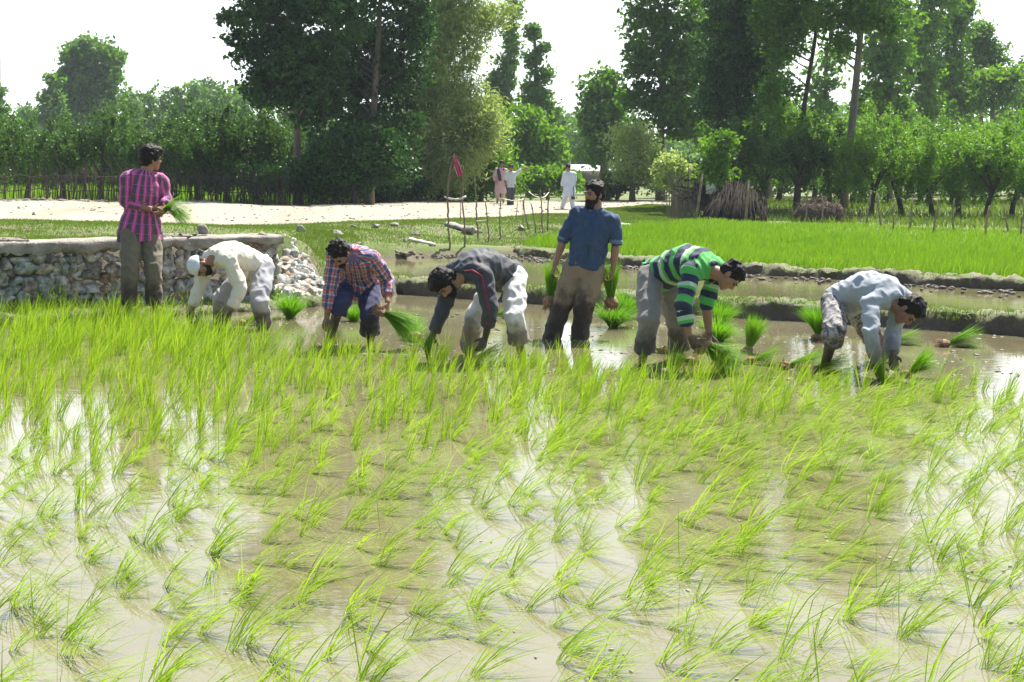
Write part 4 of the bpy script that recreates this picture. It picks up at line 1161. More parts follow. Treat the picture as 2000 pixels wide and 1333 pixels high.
prR = [orchard_proto(400 + q, 7500, .12, 'leaf_orchard2', 1.1, .95, low=9) for q in range(4)]
prD = orchard_proto(450, 7500, .12, 'leaf_orchard', 1.2, .95, low=6)
used2 = set()
for k, (px, d_, sc, pr) in enumerate([(1490, 45, 1.0, 4), (1556, 43.5, .95, 4), (1620, 47, .95, 0), (1700, 43, .88, 1), (1762, 44, .92, 2), (1822, 42, .85, 3), (1872, 44, .92, 0), (1925, 42, .88, 1), (1975, 43, .9, 2), (2030, 41, .85, 3)]):
    pr_ = prD if pr == 4 else prR[pr]
    place_tree(pr_, used2, (px - 1000) * d_ / F, d_, g.uniform(0, 6.3), sc, ('dark low orchard tree nearest the leaning poles', 'dark low orchard tree beside the brown brush heap')[k] if k < 2 else '%s orchard tree right of the brown brush heap in the front row' % ordn[k - 2], 'front row of the right orchard')
for k, px in enumerate([1450, 1520, 1590, 1665, 1730, 1800, 1860, 1920, 1985, 2050]):
    d_ = 54 + (k % 3) * 2
    place_tree(prR[(k + 1) % 4], used2, (px - 1000) * d_ / F, d_, g.uniform(0, 6.3), g.uniform(1.05, 1.25), 'bright leafy orchard tree in the back row of the right orchard', 'back row of the right orchard')
T('young_tree', 'sunlit young yellow-green tree above the gap in the stick fence', 'tree', 41, (1405, 432), [(1405, 380), (1402, 330)], [(1400, 300, 28, 30), (1385, 330, 24, 24), (1418, 275, 14, 22), (1410, 345, 24, 18)], .06, .11, 4200, 'leaf_bright', .22, 22, 22, seed=95)
T('young_tree', 'pale leafy sapling growing through the left end of the right stick fence', 'tree', 42, (1320, 424), [(1318, 380), (1316, 320)], [(1312, 320, 22, 26), (1330, 345, 20, 20), (1300, 350, 18, 20)], .05, .11, 2600, 'leaf_grey', .22, 22, 18, seed=96)

# ================================================================ fences, poles, heap, sheds
def sticks(name, xs, d_of, top_of, base_of, r, seed, jitter=.05, lean=.10, tie=None):
    g = random.Random(seed); ac = Acc()
    for px in xs:
        p = ground_hit(px, base_of(px), 20, 90) if d_of is None else None
        if p is None:
            d = d_of(px) + g.uniform(-.25, .25); x = (px - 1000) * d / F; p = V(x, d, hz(x, d))
        ztop = CH - (top_of(px) + g.uniform(-14, 16) - HY) * p.y / F
        h_ = max(.4, ztop - p.z)
        q = V(g.gauss(0, lean) * h_, g.gauss(0, lean * .5) * h_, h_)
        mid = q * .5 + V(g.gauss(0, .03), 0, 0)
        rr_ = r * g.uniform(.6, 1.5)
        tube(ac, [p + V(0, 0, -.05), p + mid, p + q], [rr_, rr_ * .85, rr_ * .45], 5, False)
        if g.random() < .3:
            s0 = p + mid.lerp(q, g.random()); tube(ac, [s0, s0 + V(g.uniform(-.3, .3), 0, g.uniform(.05, .4))], [rr_ * .5, rr_ * .2], 4, False)
    return ac
fr = tag(empty('stick_fence', (-9, 40, .7)), 'long rough fence of upright sticks along the far side of the dirt road', 'fence')
g = random.Random(6)
xs = [-60 + i * 4.6 + g.uniform(-3, 3) for i in range(192)] + [90 + i * 3.1 + g.uniform(-3, 3) for i in range(230)]
dof = lambda px: np.interp(px, [-100, 300, 560, 700, 830], [40.5, 40.5, 41.3, 45.5, 51.5])
ac = sticks('sticks', xs, dof, lambda px: 332 + 6 * math.sin(px / 60), None, .013, 61)
o = link('palings', ac.mesh('palings'), M['bark_dark'], fr)  # dark bark tone paints in the shade on the fence sticks
ac = Acc()
for zz_ in (.35, .75):
    P = []
    for px in np.linspace(-60, 825, 60):
        d = dof(px) - .05; x = (px - 1000) * d / F; P.append(V(x, d, hz(x, d) + zz_ + R.gauss(0, .02)))
    tube(ac, P, .014, 5, False)
link('rails', ac.mesh('rails'), M['bark_dark'], fr)
fr2 = tag(empty('stick_fence', pt(1330, 430, 40)), 'patch of tall bare upright sticks at the left end of the leaning poles', 'fence')
xs = [1304 + i * 2.3 for i in range(27)]
ac = sticks('sticks', xs, lambda px: 39.5 + (px - 1304) * .01, lambda px: 345 + 10 * math.sin(px / 7), None, .018, 62, lean=.06)
link('palings', ac.mesh('palings'), M['bark'], fr2)
ac = Acc()
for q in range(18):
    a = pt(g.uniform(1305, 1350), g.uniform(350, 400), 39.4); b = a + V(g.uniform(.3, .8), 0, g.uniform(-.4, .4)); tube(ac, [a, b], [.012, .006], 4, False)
link('brushwood', ac.mesh('brushwood'), M['shadewood'], fr2)
# stack of leaning poles
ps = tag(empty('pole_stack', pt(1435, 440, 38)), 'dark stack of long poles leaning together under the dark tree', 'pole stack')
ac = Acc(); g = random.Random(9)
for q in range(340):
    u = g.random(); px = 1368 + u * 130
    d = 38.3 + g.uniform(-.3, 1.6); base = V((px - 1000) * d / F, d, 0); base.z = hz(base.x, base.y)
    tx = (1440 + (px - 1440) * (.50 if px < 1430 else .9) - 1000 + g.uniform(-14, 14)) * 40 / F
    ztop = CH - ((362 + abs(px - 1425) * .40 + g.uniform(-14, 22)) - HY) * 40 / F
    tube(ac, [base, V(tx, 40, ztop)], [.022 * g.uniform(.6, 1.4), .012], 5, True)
link('poles', ac.mesh('poles'), M['shadewood'], ps)
for k, (px, tpx, tpy, b, lab) in enumerate([(1455, 1462, 352, 432, 'single pale upright pole at the right side of the pole stack'), (1357, 1372, 340, 428, 'single thin pole leaning right in the gap of the stick fence')]):
    d = 37.6; ac = Acc(); p = V((px - 1000) * d / F, d, 0); p.z = hz(p.x, p.y)
    tube(ac, [V(0, 0, -.05), (pt(tpx, tpy, d) - p) * .5 + V(.02, 0, 0), pt(tpx, tpy, d) - p], [.04, .034, .022], 6)
    tag(link('pole', ac.mesh('pole', True), M['stake'], None, p), lab, 'pole')
# orchard boundary stakes right
labs = ['left of the brown heap', 'in front of the brown heap', 'right of the brown heap', 'before the crooked orchard trunk']
for k, (bx, by, tx, ty) in enumerate([(1573, 440, 1578, 372), (1608, 441, 1604, 378), (1635, 436, 1640, 390), (1693, 446, 1700, 372), (1722, 450, 1716, 380), (1744, 452, 1750, 392), (1776, 452, 1782, 385), (1822, 456, 1830, 390), (1862, 455, 1865, 388), (1925, 462, 1933, 402), (1970, 458, 1962, 400), (1993, 462, 1998, 392)]):
    p = ground_hit(bx, by, 15, 60); ac = Acc(); q = pt(tx, ty, p.y) - p
    tube(ac, [V(0, 0, -.05), q * .33 + V(R.gauss(0, .02), 0, 0), q * .66 + V(R.gauss(0, .03), 0, 0), q], [.024, .02, .018, .012], 6)
    tube(ac, [q * .6, q * .6 + V(R.uniform(-.15, .15), 0, .12)], [.01, .005], 4)
    o = tag(link('fence_stake', ac.mesh('fence_stake', True), M['stake'] if k != 9 else M['root'], None, p), ('%s thin stake from the left in the open line before the right orchard' % ordn[k]), 'stake', 'thin stakes before the right orchard')
# brush heap
ac = Acc(); hp = ground_hit(1603, 436, 20, 60)
a = Acc(); ellipsoid(a, (0, .3, .18), (.66, .5, .40), None, 28, 16)
v_ = np.concatenate(a.v); v_ = v_ + (.07 * fbm(v_, 3.5, 3, 4))[:, None]; ac.add2(v_, a.f4[0], a.f3[0])
hr = tag(empty('brush_heap', hp), 'rounded heap of dry brown brush at the foot of the thick bare trunk', 'heap')
o = link('mound', ac.mesh('mound'), M['heap']); o.parent = hr
ac = Acc()
for q in range(420):
    th = R.uniform(0, 6.28); ph = R.uniform(0, 1.5); c = V(math.cos(th) * math.sin(ph) * .68, .3 + math.sin(th) * math.sin(ph) * .52, .18 + math.cos(ph) * .42)
    e = c + V(R.gauss(0, .12), R.gauss(0, .08), R.gauss(0, .07)); tube(ac, [c, e], [.009, .004], 4, False)
for q in range(90):
    c = V(R.uniform(.1, .95), R.uniform(-.1, .5), R.uniform(.02, .14)); tube(ac, [c, c + V(R.gauss(0, .25), R.gauss(0, .1), R.gauss(0, .08))], [.012, .006], 4, False)
o = link('twigs', ac.mesh('twigs'), M['heap']); o.parent = hr

def boxm(ac, x0, x1, y0, y1, z0, z1):
    v = [(x, y, z) for z in (z0, z1) for x, y in ((x0, y0), (x1, y0), (x1, y1), (x0, y1))]
    ac.add(v, [(0, 3, 2, 1), (4, 5, 6, 7), (0, 1, 5, 4), (1, 2, 6, 5), (2, 3, 7, 6), (3, 0, 4, 7)])
# far shed with pale sheet roof
sp = pt(1155, 372, 100); sp.z = .5
sh = tag(empty('shed', sp), 'far shed with a bright pale sheet metal roof behind the man in white', 'shed')
ac = Acc(); boxm(ac, -1.15, 1.3, 0, 3, 0, 1.35); o = link('wall', ac.mesh('wall'), M['planks']); o.parent = sh
ac = Acc(); n = 40
for k in range(n):
    x0 = -1.45 + 3.0 * k / n; x1 = -1.45 + 3.0 * (k + 1) / n; za = .02 * (k % 2); zb = .02 * ((k + 1) % 2)
    v = [(x0, -.3, 1.38 + za), (x1, -.3, 1.38 + zb), (x1 - .25, 3.2, 1.85 + zb), (x0 - .25, 3.2, 1.85 + za)]
    ac.add(v + [(a_, b_, c_ - .03) for a_, b_, c_ in v], [(0, 1, 2, 3), (7, 6, 5, 4), (0, 4, 5, 1)])
o = link('roof', ac.mesh('roof'), M['metal']); o.parent = sh
# dark hut in the fence gap
sp = pt(1372, 420, 43); sp.z = hz(sp.x, sp.y)
sh = tag(empty('hut', sp), 'low dark hut with an open doorway seen through the gap in the stick fence', 'hut')
ac = Acc()
boxm(ac, -.75, -.30, 0, .06, 0, 1.15); boxm(ac, .22, .75, 0, .06, 0, 1.15); boxm(ac, -.30, .22, .003, .055, .95, 1.15); boxm(ac, -.75, .75, 1.4, 1.46, 0, 1.15); boxm(ac, -.75, -.69, .063, 1.397, 0, 1.15); boxm(ac, .69, .75, .063, 1.397, 0, 1.15)
o = link('wall', ac.mesh('wall'), M['planks']); o.parent = sh
ac = Acc(); ac.add([(-.9, -.2, 1.18), (.9, -.2, 1.18), (.9, 1.6, 1.3), (-.9, 1.6, 1.3), (-.9, -.2, 1.15), (.9, -.2, 1.15), (.9, 1.6, 1.27), (-.9, 1.6, 1.27)], [(0, 1, 2, 3), (7, 6, 5, 4), (0, 4, 5, 1), (1, 5, 6, 2), (3, 7, 4, 0), (2, 6, 7, 3)])
o = link('roof', ac.mesh('roof'), M['heap']); o.parent = sh
ac = Acc(); boxm(ac, .10, .40, -.02, -.005, .55, .95); o = link('pale_sheet', ac.mesh('pale_sheet'), M['metal']); o.parent = sh

# ================================================================ people
def skin_mat(name, c, mud=True):
    m = N(name)
    p3 = m.pos()
    nz = m.noise(30, 4, 0.6, p3)
    col = m.mix(nz, tuple(x * .85 for x in c), tuple(x * 1.12 for x in c))
    if mud:
        a = m.at('mud')
        col = m.mix(m.ramp(m.math('ADD', a, m.math('MULTIPLY', m.math('SUBTRACT', m.noise(12, 4, .6, p3), .5), .7)), [(.42, (0, 0, 0)), (.55, (1, 1, 1))]), col, (0.085, 0.06, 0.038))
    m.princ(col, 0.5, m.bump(nz, .25, .004), **{'Subsurface Weight': 0.05, 'Subsurface Radius': (.02, .008, .004)})
    return m.m
M['skin'] = skin_mat('skin', (0.30, 0.155, 0.09))
M['skin_dark'] = skin_mat('skin_darker', (0.22, 0.11, 0.065))
m = N('black_hair'); nz = m.noise(60, 3, .6, m.obj((1, 1, .4)))
m.princ(m.mix(nz, (0.004, 0.0035, 0.0035), (0.014, 0.011, 0.009)), .6, m.bump(nz, .8, .008), **{'Specular IOR Level': .22}); M['hair'] = m.m
m = N('eye_dark'); m.princ((0.03, 0.02, 0.015), .2); M['eye'] = m.m
m = N('leather_dark'); m.princ((0.05, 0.03, 0.02), .6); M['sandal'] = m.m

def cloth(name, base, pattern=None, rough=.85, mudcol=(0.10, 0.075, 0.05), mudamt=.9, sheen=0.1):
    m = N(name)
    p3 = m.pos(); nz = m.noise(9, 5, .65, p3)
    gu, gv = m.at('gu'), m.at('gv')
    if pattern: col = pattern(m, gu, gv)
    else: col = m.mix(nz, tuple(c * .86 for c in base), tuple(min(1, c * 1.1) for c in base))
    col = m.mix(m.math('MULTIPLY', m.ramp(nz, [(.5, (0, 0, 0)), (.8, (1, 1, 1))]), .18), col, (0.16, 0.13, 0.09))
    a = m.at('mud')
    col = m.mix(m.math('MULTIPLY', m.ramp(m.math('ADD', a, m.math('MULTIPLY', m.math('SUBTRACT', m.noise(7, 5, .65, p3), .5), .9)), [(.35, (0, 0, 0)), (.62, (1, 1, 1))]), mudamt), col, mudcol)
    weave = m.noise(160, 2, .5, p3)
    m.princ(col, rough, m.bump(m.math('ADD', m.math('MULTIPLY', m.noise(16, 3, .5, p3), 1.0), m.math('MULTIPLY', weave, .15)), .5, .012), **{'Sheen Weight': sheen})
    return m.m
def fr(m, x, per, ph=0.0):
    return m.math('FRACT', m.math('ADD', m.math('DIVIDE', x, per), 50 + ph))
def band(m, x, per, lo, hi, ph=0.0):
    f = fr(m, x, per, ph)
    return m.math('MULTIPLY', m.math('GREATER_THAN', f, lo), m.math('LESS_THAN', f, hi))
def pat_pink(m, gu, gv):
    c = m.mix(band(m, gv, .074, .0, .52), (0.52, 0.055, 0.28), (0.075, 0.06, 0.08))
    c = m.mix(band(m, gv, .074, .72, .78), c, (0.66, 0.25, 0.45))
    return m.mix(m.math('MULTIPLY', band(m, gu, .10, .0, .08), .25), c, (0.65, 0.25, 0.5))
def pat_plaid(m, gu, gv):
    c = m.mix(band(m, gv, .075, .0, .42), (0.50, 0.50, 0.50), (0.035, 0.07, 0.20))
    c = m.mix(m.math('MULTIPLY', band(m, gu, .07, .0, .42), .65), c, (0.03, 0.06, 0.19))
    c = m.mix(m.math('MULTIPLY', band(m, gv, .075, .55, .82), .75), c, (0.45, 0.035, 0.04))
    c = m.mix(m.math('MULTIPLY', band(m, gu, .07, .50, .75), .7), c, (0.45, 0.04, 0.045))
    return m.mix(m.math('MULTIPLY', band(m, gu, .07, .86, .94), .6), c, (0.35, 0.5, 0.6))
def pat_stripe(m, gu, gv):
    f = fr(m, gu, .235)
    return m.ramp(f, [(0, (0.075, 0.40, 0.085)), (.26, (0.012, 0.016, 0.055)), (.52, (0.38, 0.56, 0.34)), (.67, (0.075, 0.40, 0.085)), (.77, (0.012, 0.016, 0.055))], 'CONSTANT')
def pat_camo(m, gu, gv):
    n_ = m.noise(16, 3, .6, m.pos(), .8)
    return m.ramp(n_, [(0, (0.05, 0.05, 0.055)), (.42, (0.16, 0.16, 0.17)), (.5, (0.38, 0.36, 0.35)), (.6, (0.14, 0.13, 0.13))], 'CONSTANT')
def pat_jacket(m, gu, gv):
    return m.mix(m.noise(6, 4, .6, m.pos()), (0.026, 0.030, 0.040), (0.048, 0.054, 0.070))
CL = {}
CL['pink'] = cloth('pink_striped_shirt', None, pat_pink, mudamt=.5, mudcol=(.35, .25, .22))
CL['plaid'] = cloth('checked_shirt', None, pat_plaid, mudamt=.5)
CL['stripe'] = cloth('green_striped_shirt', None, pat_stripe, mudamt=.35)
CL['jacket'] = cloth('dark_jacket', None, pat_jacket, mudamt=.5, rough=.7)
CL['cream'] = cloth('cream_tunic', (0.72, 0.68, 0.56), mudamt=.45)
CL['denim'] = cloth('blue_shirt', (0.026, 0.062, 0.125), mudamt=.5)
CL['grey'] = cloth('light_grey_shirt', (0.34, 0.375, 0.42), mudamt=.6)
CL['olive'] = cloth('muddy_olive_trousers', (0.15, 0.13, 0.085), mudcol=(.05, .038, .026), mudamt=1.0)
CL['tan'] = cloth('muddy_tan_trousers', (0.26, 0.20, 0.125), mudcol=(.040, .032, .024), mudamt=1.0)
CL['greytr'] = cloth('grey_trousers', (0.36, 0.36, 0.38), mudcol=(.09, .07, .05))
CL['dgreytr'] = cloth('dusty_grey_trousers', (0.22, 0.21, 0.19), mudcol=(.06, .05, .04))
CL['white'] = cloth('white_trousers', (0.72, 0.70, 0.66), mudcol=(.16, .12, .085))
CL['navy'] = cloth('navy_trousers', (0.025, 0.03, 0.10), mudcol=(.03, .025, .025))
CL['camo'] = cloth('mottled_trousers', None, pat_camo)
CL['cap'] = cloth('knit_cap', (0.66, 0.70, 0.74), mudamt=0)
CL['kurta_pink'] = cloth('pale_pink_kurta', (0.58, 0.40, 0.40), mudamt=.2)
CL['kurta_white'] = cloth('white_kurta', (0.66, 0.70, 0.80), mudamt=.1)
CL['shirt_pale'] = cloth('pale_shirt', (0.55, 0.60, 0.60), mudamt=.1)
CL['darkgrey'] = cloth('dark_grey_trousers', (0.06, 0.07, 0.08), mudamt=.3)
CL['scarf'] = cloth('dark_scarf', (0.06, 0.035, 0.06), mudamt=0)
CL['red'] = cloth('maroon_piping', (0.25, 0.015, 0.04), mudamt=0)
CL['cuff'] = cloth('faded_blue_cuff', (0.12, 0.19, 0.27), mudamt=0)

CAMP = V(0, 0, CH)
def solve(parent, px, py, L, sgn=0):
    D = V((px - 1000) / F, 1, -(py - HY) / F)
    o = CAMP - parent
    a = D.dot(D); b = 2 * o.dot(D); c = o.dot(o) - L * L
    disc = b * b - 4 * a * c
    if disc <= 0 or sgn == 0:
        d = -b / (2 * a); q = CAMP + D * d
        if disc <= 0: return parent + (q - parent).normalized() * L
        return q if sgn == 0 and (q - parent).length > .6 * L else parent + (q - parent).normalized() * L
    d = (-b + sgn * math.sqrt(disc)) / (2 * a)      # sgn +1 = farther from the camera, -1 = nearer
    return CAMP + D * d

def hand(acc, wr, d, n, side, s=1.0, curl=.5, grip=1.0):
    """wr wrist, d direction to the fingers, n palm normal (curl side), side +1 thumb on +w"""
    d = d.normalized(); n = (n - d * n.dot(d)).normalized(); w_ = d.cross(n) * side
    pc = wr + d * .045 * s
    for t, wd_, th in ((0.0, .024, .019), (.35, .034, .017), (.75, .039, .015), (1.0, .037, .012)):
        pass
    tube(acc, [wr - d * .01, wr + d * .02 * s, wr + d * .055 * s, wr + d * .085 * s, wr + d * .092 * s], [(.024 * s, .020 * s), (.030 * s, .019 * s), (.040 * s, .017 * s), (.040 * s, .013 * s), (.034 * s, .009 * s)], 12, True, w_)
    for k, (off, L, r) in enumerate(((.030, .072, .0088), (.010, .080, .0092), (-.011, .075, .0088), (-.030, .060, .0078))):
        p = wr + (d * .082 + w_ * off) * s; a = 0.0; dd = d
        for j, fr_ in enumerate((.45, .32, .25)):
            a += curl * (1.0 + .12 * k) * (.8 if j == 0 else 1.0)
            dd = (d * math.cos(a) + n * math.sin(a)).normalized()
            q = p + dd * L * fr_ * s
            capsule(acc, p, q, r * s * (1 - .1 * j), r * s * (.92 - .1 * j), 8)
            p = q
    p = wr + (d * .025 + w_ * .032 + n * .006) * s
    q = p + (d * .55 + w_ * .62 + n * .45).normalized() * .036 * s
    e = q + (d * .80 + w_ * (.25 - .4 * grip * .5) + n * (.4 + .4 * grip)).normalized() * .032 * s
    capsule(acc, p, q, .013 * s, .010 * s, 8); capsule(acc, q, e, .010 * s, .0075 * s, 8)

def head_geo(acc, c, f, u, nb, s=1.0):
    """c head centre, f face direction, u crown direction, nb neck base"""
    f = f.normalized(); u = (u - f * u.dot(f)).normalized(); r = f.cross(u)
    Mx = Matrix((r, f, u)).transposed()
    def P(x, y, z): return c + (r * x + f * y + u * z) * s
    def E(x, y, z, rx, ry, rz): ellipsoid(acc, P(x, y, z), (rx * s, ry * s, rz * s), Mx, 16, 10)
    E(0, -.012, .028, .073, .092, .086)
    E(0, .022, -.025, .062, .064, .078)
    E(0, .045, -.072, .043, .040, .036)
    E(0, .062, -.090, .026, .022, .020)
    for sx in (-1, 1):
        E(sx * .036, .052, -.026, .025, .026, .026)
        E(sx * .074, -.008, -.012, .010, .020, .031)
        capsule(acc, P(sx * .012, .082, .018), P(sx * .046, .068, .018), .011 * s, .009 * s, 8)
    capsule(acc, P(0, .078, .010), P(0, .098, -.024), .009 * s, .0125 * s, 8)
    E(0, .088, -.030, .017, .014, .010)
    capsule(acc, P(-.018, .078, -.052), P(.018, .078, -.052), .008 * s, .008 * s, 8)
    capsule(acc, P(-.014, .076, -.062), P(.014, .076, -.062), .008 * s, .008 * s, 8)
    capsule(acc, P(0, -.020, -.045), nb, .054 * s, .060 * s, 14)
    return P, Mx

def noisy(me, amp, sc, seed=0, oct=2):
    v = getv(me); n = getn(me); setv(me, v + n * (amp * fbm(v, sc, oct, seed))[:, None]); return me

def hair_mesh(P, Mx, s, style, seed, vox=.009):
    a = Acc()
    def E(x, y, z, rx, ry, rz): ellipsoid(a, P(x, y, z), (rx * s, ry * s, rz * s), Mx, 16, 10)
    if style == 'full':
        E(0, -.020, .050, .086, .098, .080); E(0, -.050, .005, .080, .066, .080); E(0, .035, .085, .062, .048, .036)
        for sx in (-1, 1): E(sx * .066, .008, .022, .017, .032, .040)
    elif style == 'bushy':
        E(0, -.020, .055, .098, .108, .090); E(0, -.055, .005, .090, .075, .088); E(0, .050, .085, .072, .052, .042)
        for sx in (-1, 1): E(sx * .074, .005, .020, .022, .040, .048)
    elif style == 'short':
        E(0, -.018, .042, .081, .096, .080); E(0, -.045, .000, .076, .064, .070); E(0, .028, .078, .058, .046, .030)
        for sx in (-1, 1): E(sx * .066, .008, .014, .013, .026, .034)
    elif style == 'rim':
        E(0, -.030, .012, .079, .082, .055)
    rg_ = random.Random(seed)
    if style != 'rim':
        for q in range(46):     # tufts
            th = rg_.uniform(0, 6.28); ph = rg_.uniform(0, 1.55)
            dx = math.cos(th) * math.sin(ph); dy = math.sin(th) * math.sin(ph); dz = math.cos(ph)
            if dy > .75 and dz < .35: continue
            rr_ = {'full': .080, 'bushy': .090, 'short': .076}[style]
            p = P(dx * rr_, dy * rr_ * 1.15 - .02, dz * rr_ * .95 + .05)
            q_ = P(dx * rr_ * 1.12 + rg_.uniform(-.02, .02), dy * rr_ * 1.28 - .02 + rg_.uniform(-.01, .025), dz * rr_ * 1.10 + .05 + rg_.uniform(-.015, .01))
            capsule(a, p, q_, .016 * s, .007 * s, 7)
    me = remesh(a, vox * s, 2, 'hair')
    return noisy(me, .006, 45, seed, 2)

def beard_mesh(P, Mx, s, full, seed, vox=.008):
    a = Acc()
    def E(x, y, z, rx, ry, rz): ellipsoid(a, P(x, y, z), (rx * s, ry * s, rz * s), Mx, 14, 9)
    k = 1.0 if full else .72
    E(0, .030, -.058, .060, .060, .046)
    E(0, .058, -.088 - .012 * (full), .046 * k, .044 * k, .038 * k + .012 * full)
    for sx in (-1, 1):
        capsule(a, P(sx * .062, .006, -.015), P(sx * .052, .022, -.055), .012 * s, .018 * s, 8)
        capsule(a, P(sx * .058, .022, -.055), P(sx * .030, .060, -.088), .018 * s * k, .024 * s * k, 8)
        capsule(a, P(sx * .003, .096, -.043), P(sx * .026, .084, -.052), .0075 * s, .006 * s, 7)
        capsule(a, P(sx * .026, .084, -.052), P(sx * .034, .068, -.075), .007 * s, .010 * s, 7)
    me = remesh(a, vox * s, 1, 'beard')
    return noisy(me, .004, 60, seed, 2)

def person(key, label, sp):
    d = sp['d']; s = sp.get('s', 1.0); lo = sp.get('lod', 1.0)
    pel = pt(*sp['pelvis'], d + sp.get('pd', 0))
    nk = solve(pel, *sp['neck'], .50 * s, sp.get('nsg', 0))
    f = Vector(sp['face']).normalized()              # body facing (horizontal)
    spine = (nk - pel).normalized()
    rt = Vector((f.y, -f.x, 0)); rt = (rt - spine * rt.dot(spine)).normalized()
    rts = rt.copy()
    if 'shrot' in sp:
        rts = (rt + Vector(sp['shrot'])); rts = (rts - spine * rts.dot(spine)).normalized()
    ventral = spine.cross(rt)
    bend = sp.get('bend', .02)
    mid = pel.lerp(nk, .55) - ventral * bend
    def spn(t):   # quadratic bezier-ish through mid
        a = pel.lerp(mid, min(1, t / .55)) if t < .55 else mid.lerp(nk, (t - .55) / .45)
        b = pel.lerp(nk, t) - ventral * bend * 4 * t * (1 - t)
        return a.lerp(b, .6)
    chest = spn(.86)
    J = {}
    fwd = sp.get('shf', 0.0)
    for sd_, nm in ((1, 'R'), (-1, 'L')):
        sh = chest + rts * sd_ * .165 * s + ventral * fwd
        A = sp['arm' + nm]
        el = solve(sh, A[0], A[1], .285 * s, A[2]); wr = solve(el, A[3], A[4], .255 * s, A[5])
        J['sh' + nm] = sh; J['el' + nm] = el; J['wr' + nm] = wr
        hd_ = solve(wr, A[6], A[7], .10 * s, A[8] if len(A) > 8 else 0); J['hd' + nm] = (hd_ - wr).normalized()
        G = sp['leg' + nm]
        hp = pel + rt * sd_ * .092 * s - spine * .03 * s
        kn = solve(hp, G[0], G[1], .43 * s, G[2]); an = solve(kn, G[3], G[4], .41 * s, G[5])
        J['hip' + nm] = hp; J['kn' + nm] = kn; J['an' + nm] = an
    hc = solve(nk, *sp['head'], sp.get('hl', .155) * s, sp.get('hsg', 0))
    hf = Vector(sp['hf']).normalized(); hu = Vector(sp['hu']) if 'hu' in sp else (hc - nk)
    bas = sp.get('base')
    # ---- body
    a = Acc()
    P, Mx = head_geo(a, hc, hf, hu, nk - spine * .03, s)
    tors = [(-.10, .10, .085), (0, .135, .10), (.25, .125, .085), (.55, .145, .10), (.8, .15, .095), (.93, .11, .075), (1.0, .06, .055)]
    tube(a, [pel - spine * .08 * s if t < 0 else spn(t) for t, _, _ in tors], [(x * s, y * s) for _, x, y in tors], 16, True, rt)
    for nm, sd_ in (('R', 1), ('L', -1)):
        capsule(a, spn(.88) + rts * sd_ * .05 * s, J['sh' + nm], .065 * s, .058 * s, 12)
        capsule(a, J['sh' + nm], J['el' + nm], .050 * s, .038 * s, 12, mid=(.4, .048 * s))
        capsule(a, J['el' + nm], J['wr' + nm], .038 * s, .025 * s, 12, mid=(.3, .041 * s))
        hd_ = J['hd' + nm]; pn = Vector(sp.get('palm' + nm, (0, 0, -1)))
        if abs(pn.normalized().dot(hd_)) > .9: pn = V(1, 0, 0)
        hand(a, J['wr' + nm], hd_, pn, sd_ * sp.get('thumb' + nm, 1), s, sp.get('curl' + nm, .55))
        capsule(a, J['hip' + nm], J['kn' + nm], .080 * s, .052 * s, 12)
        ax = (J['an' + nm] - J['kn' + nm]).normalized(); back = ax.cross(rt); back = -back if back.dot(f) > 0 else back
        capsule(a, J['kn' + nm], J['an' + nm], .050 * s, .033 * s, 12)
        capsule(a, J['kn' + nm].lerp(J['an' + nm], .12) + back * .012, J['kn' + nm].lerp(J['an' + nm], .55) + back * .010, .046 * s, .038 * s, 10)
        fd = Vector(sp.get('foot' + nm, tuple(f))).normalized()
        an = J['an' + nm]
        tube(a, [an + V(0, 0, .01) - fd * .05 * s, an + V(0, 0, -.035 * s) - fd * .02, an + V(0, 0, -.045 * s) + fd * .06 * s, an + V(0, 0, -.058 * s) + fd * .13 * s, an + V(0, 0, -.062 * s) + fd * .18 * s],
             [(.024 * s, .02 * s), (.034 * s, .036 * s), (.040 * s, .030 * s), (.046 * s, .018 * s), (.030 * s, .010 * s)], 10, True, fd.cross(V(0, 0, 1)))
    me = remesh(a, .0075 * lo, 3, 'person')
    v = getv(me)
    origin = Vector((pel.x, pel.y, 0 if bas is None else bas))
    wz = sp.get('mudz', .18); armmud = sp.get('armmud', .12)
    def mudv(v): 
        return np.clip(1.15 - (v[:, 2] - (bas or 0)) / (wz * 2), 0, 1)
    def finish(me, name, mat, parent=None):
        v = getv(me); attr(me, 'mud', mudv(v)); setv(me, v - np.array(origin))
        o = bpy.data.objects.new(name, me); COL.objects.link(o); me.materials.append(mat)
        if parent is None: o.location = origin
        else: o.parent = parent
        return o
    body = finish(me, 'person', sp.get('skin') or M['skin'])
    tag(body, label, 'person', sp.get('group'))
    # ---- eyes
    for sx in (-1, 1):
        a = Acc(); ellipsoid(a, P(sx * .030, .079, .002), (.0115 * s, .008 * s, .0075 * s), Mx, 10, 7)
        finish(a.mesh('eye', True), 'eye', M['eye'], body)
    a = Acc()
    for sx in (-1, 1): capsule(a, P(sx * .014, .091, .020), P(sx * .046, .078, .021), .0055 * s, .004 * s, 7)
    finish(a.mesh('eyebrows', True), 'eyebrows', M['hair'], body)
    # ---- hair, beard, cap
    st = sp.get('hair', 'short')
    finish(hair_mesh(P, Mx, s, st, hash(key) % 97 if False else len(key) * 7 + 3, .008 * lo), 'hair', M['hair'], body)
    if sp.get('beard') is not None:
        finish(beard_mesh(P, Mx, s, sp['beard'], 5, .008 * lo), 'beard', M['hair'], body)
    if sp.get('cap'):
        a = Acc(); ellipsoid(a, P(0, -.014, .052), (.083 * s, .099 * s, .080 * s), Mx, 18, 12)
        tube(a, [P(0, -.014, .028), P(0, -.016, .058)], [(.086 * s, .102 * s), (.085 * s, .101 * s)], 20, True, (P(1, 0, 0) - P(0, 0, 0)))
        finish(remesh(a, .008, 2, 'cap'), 'cap', CL['cap'], body)
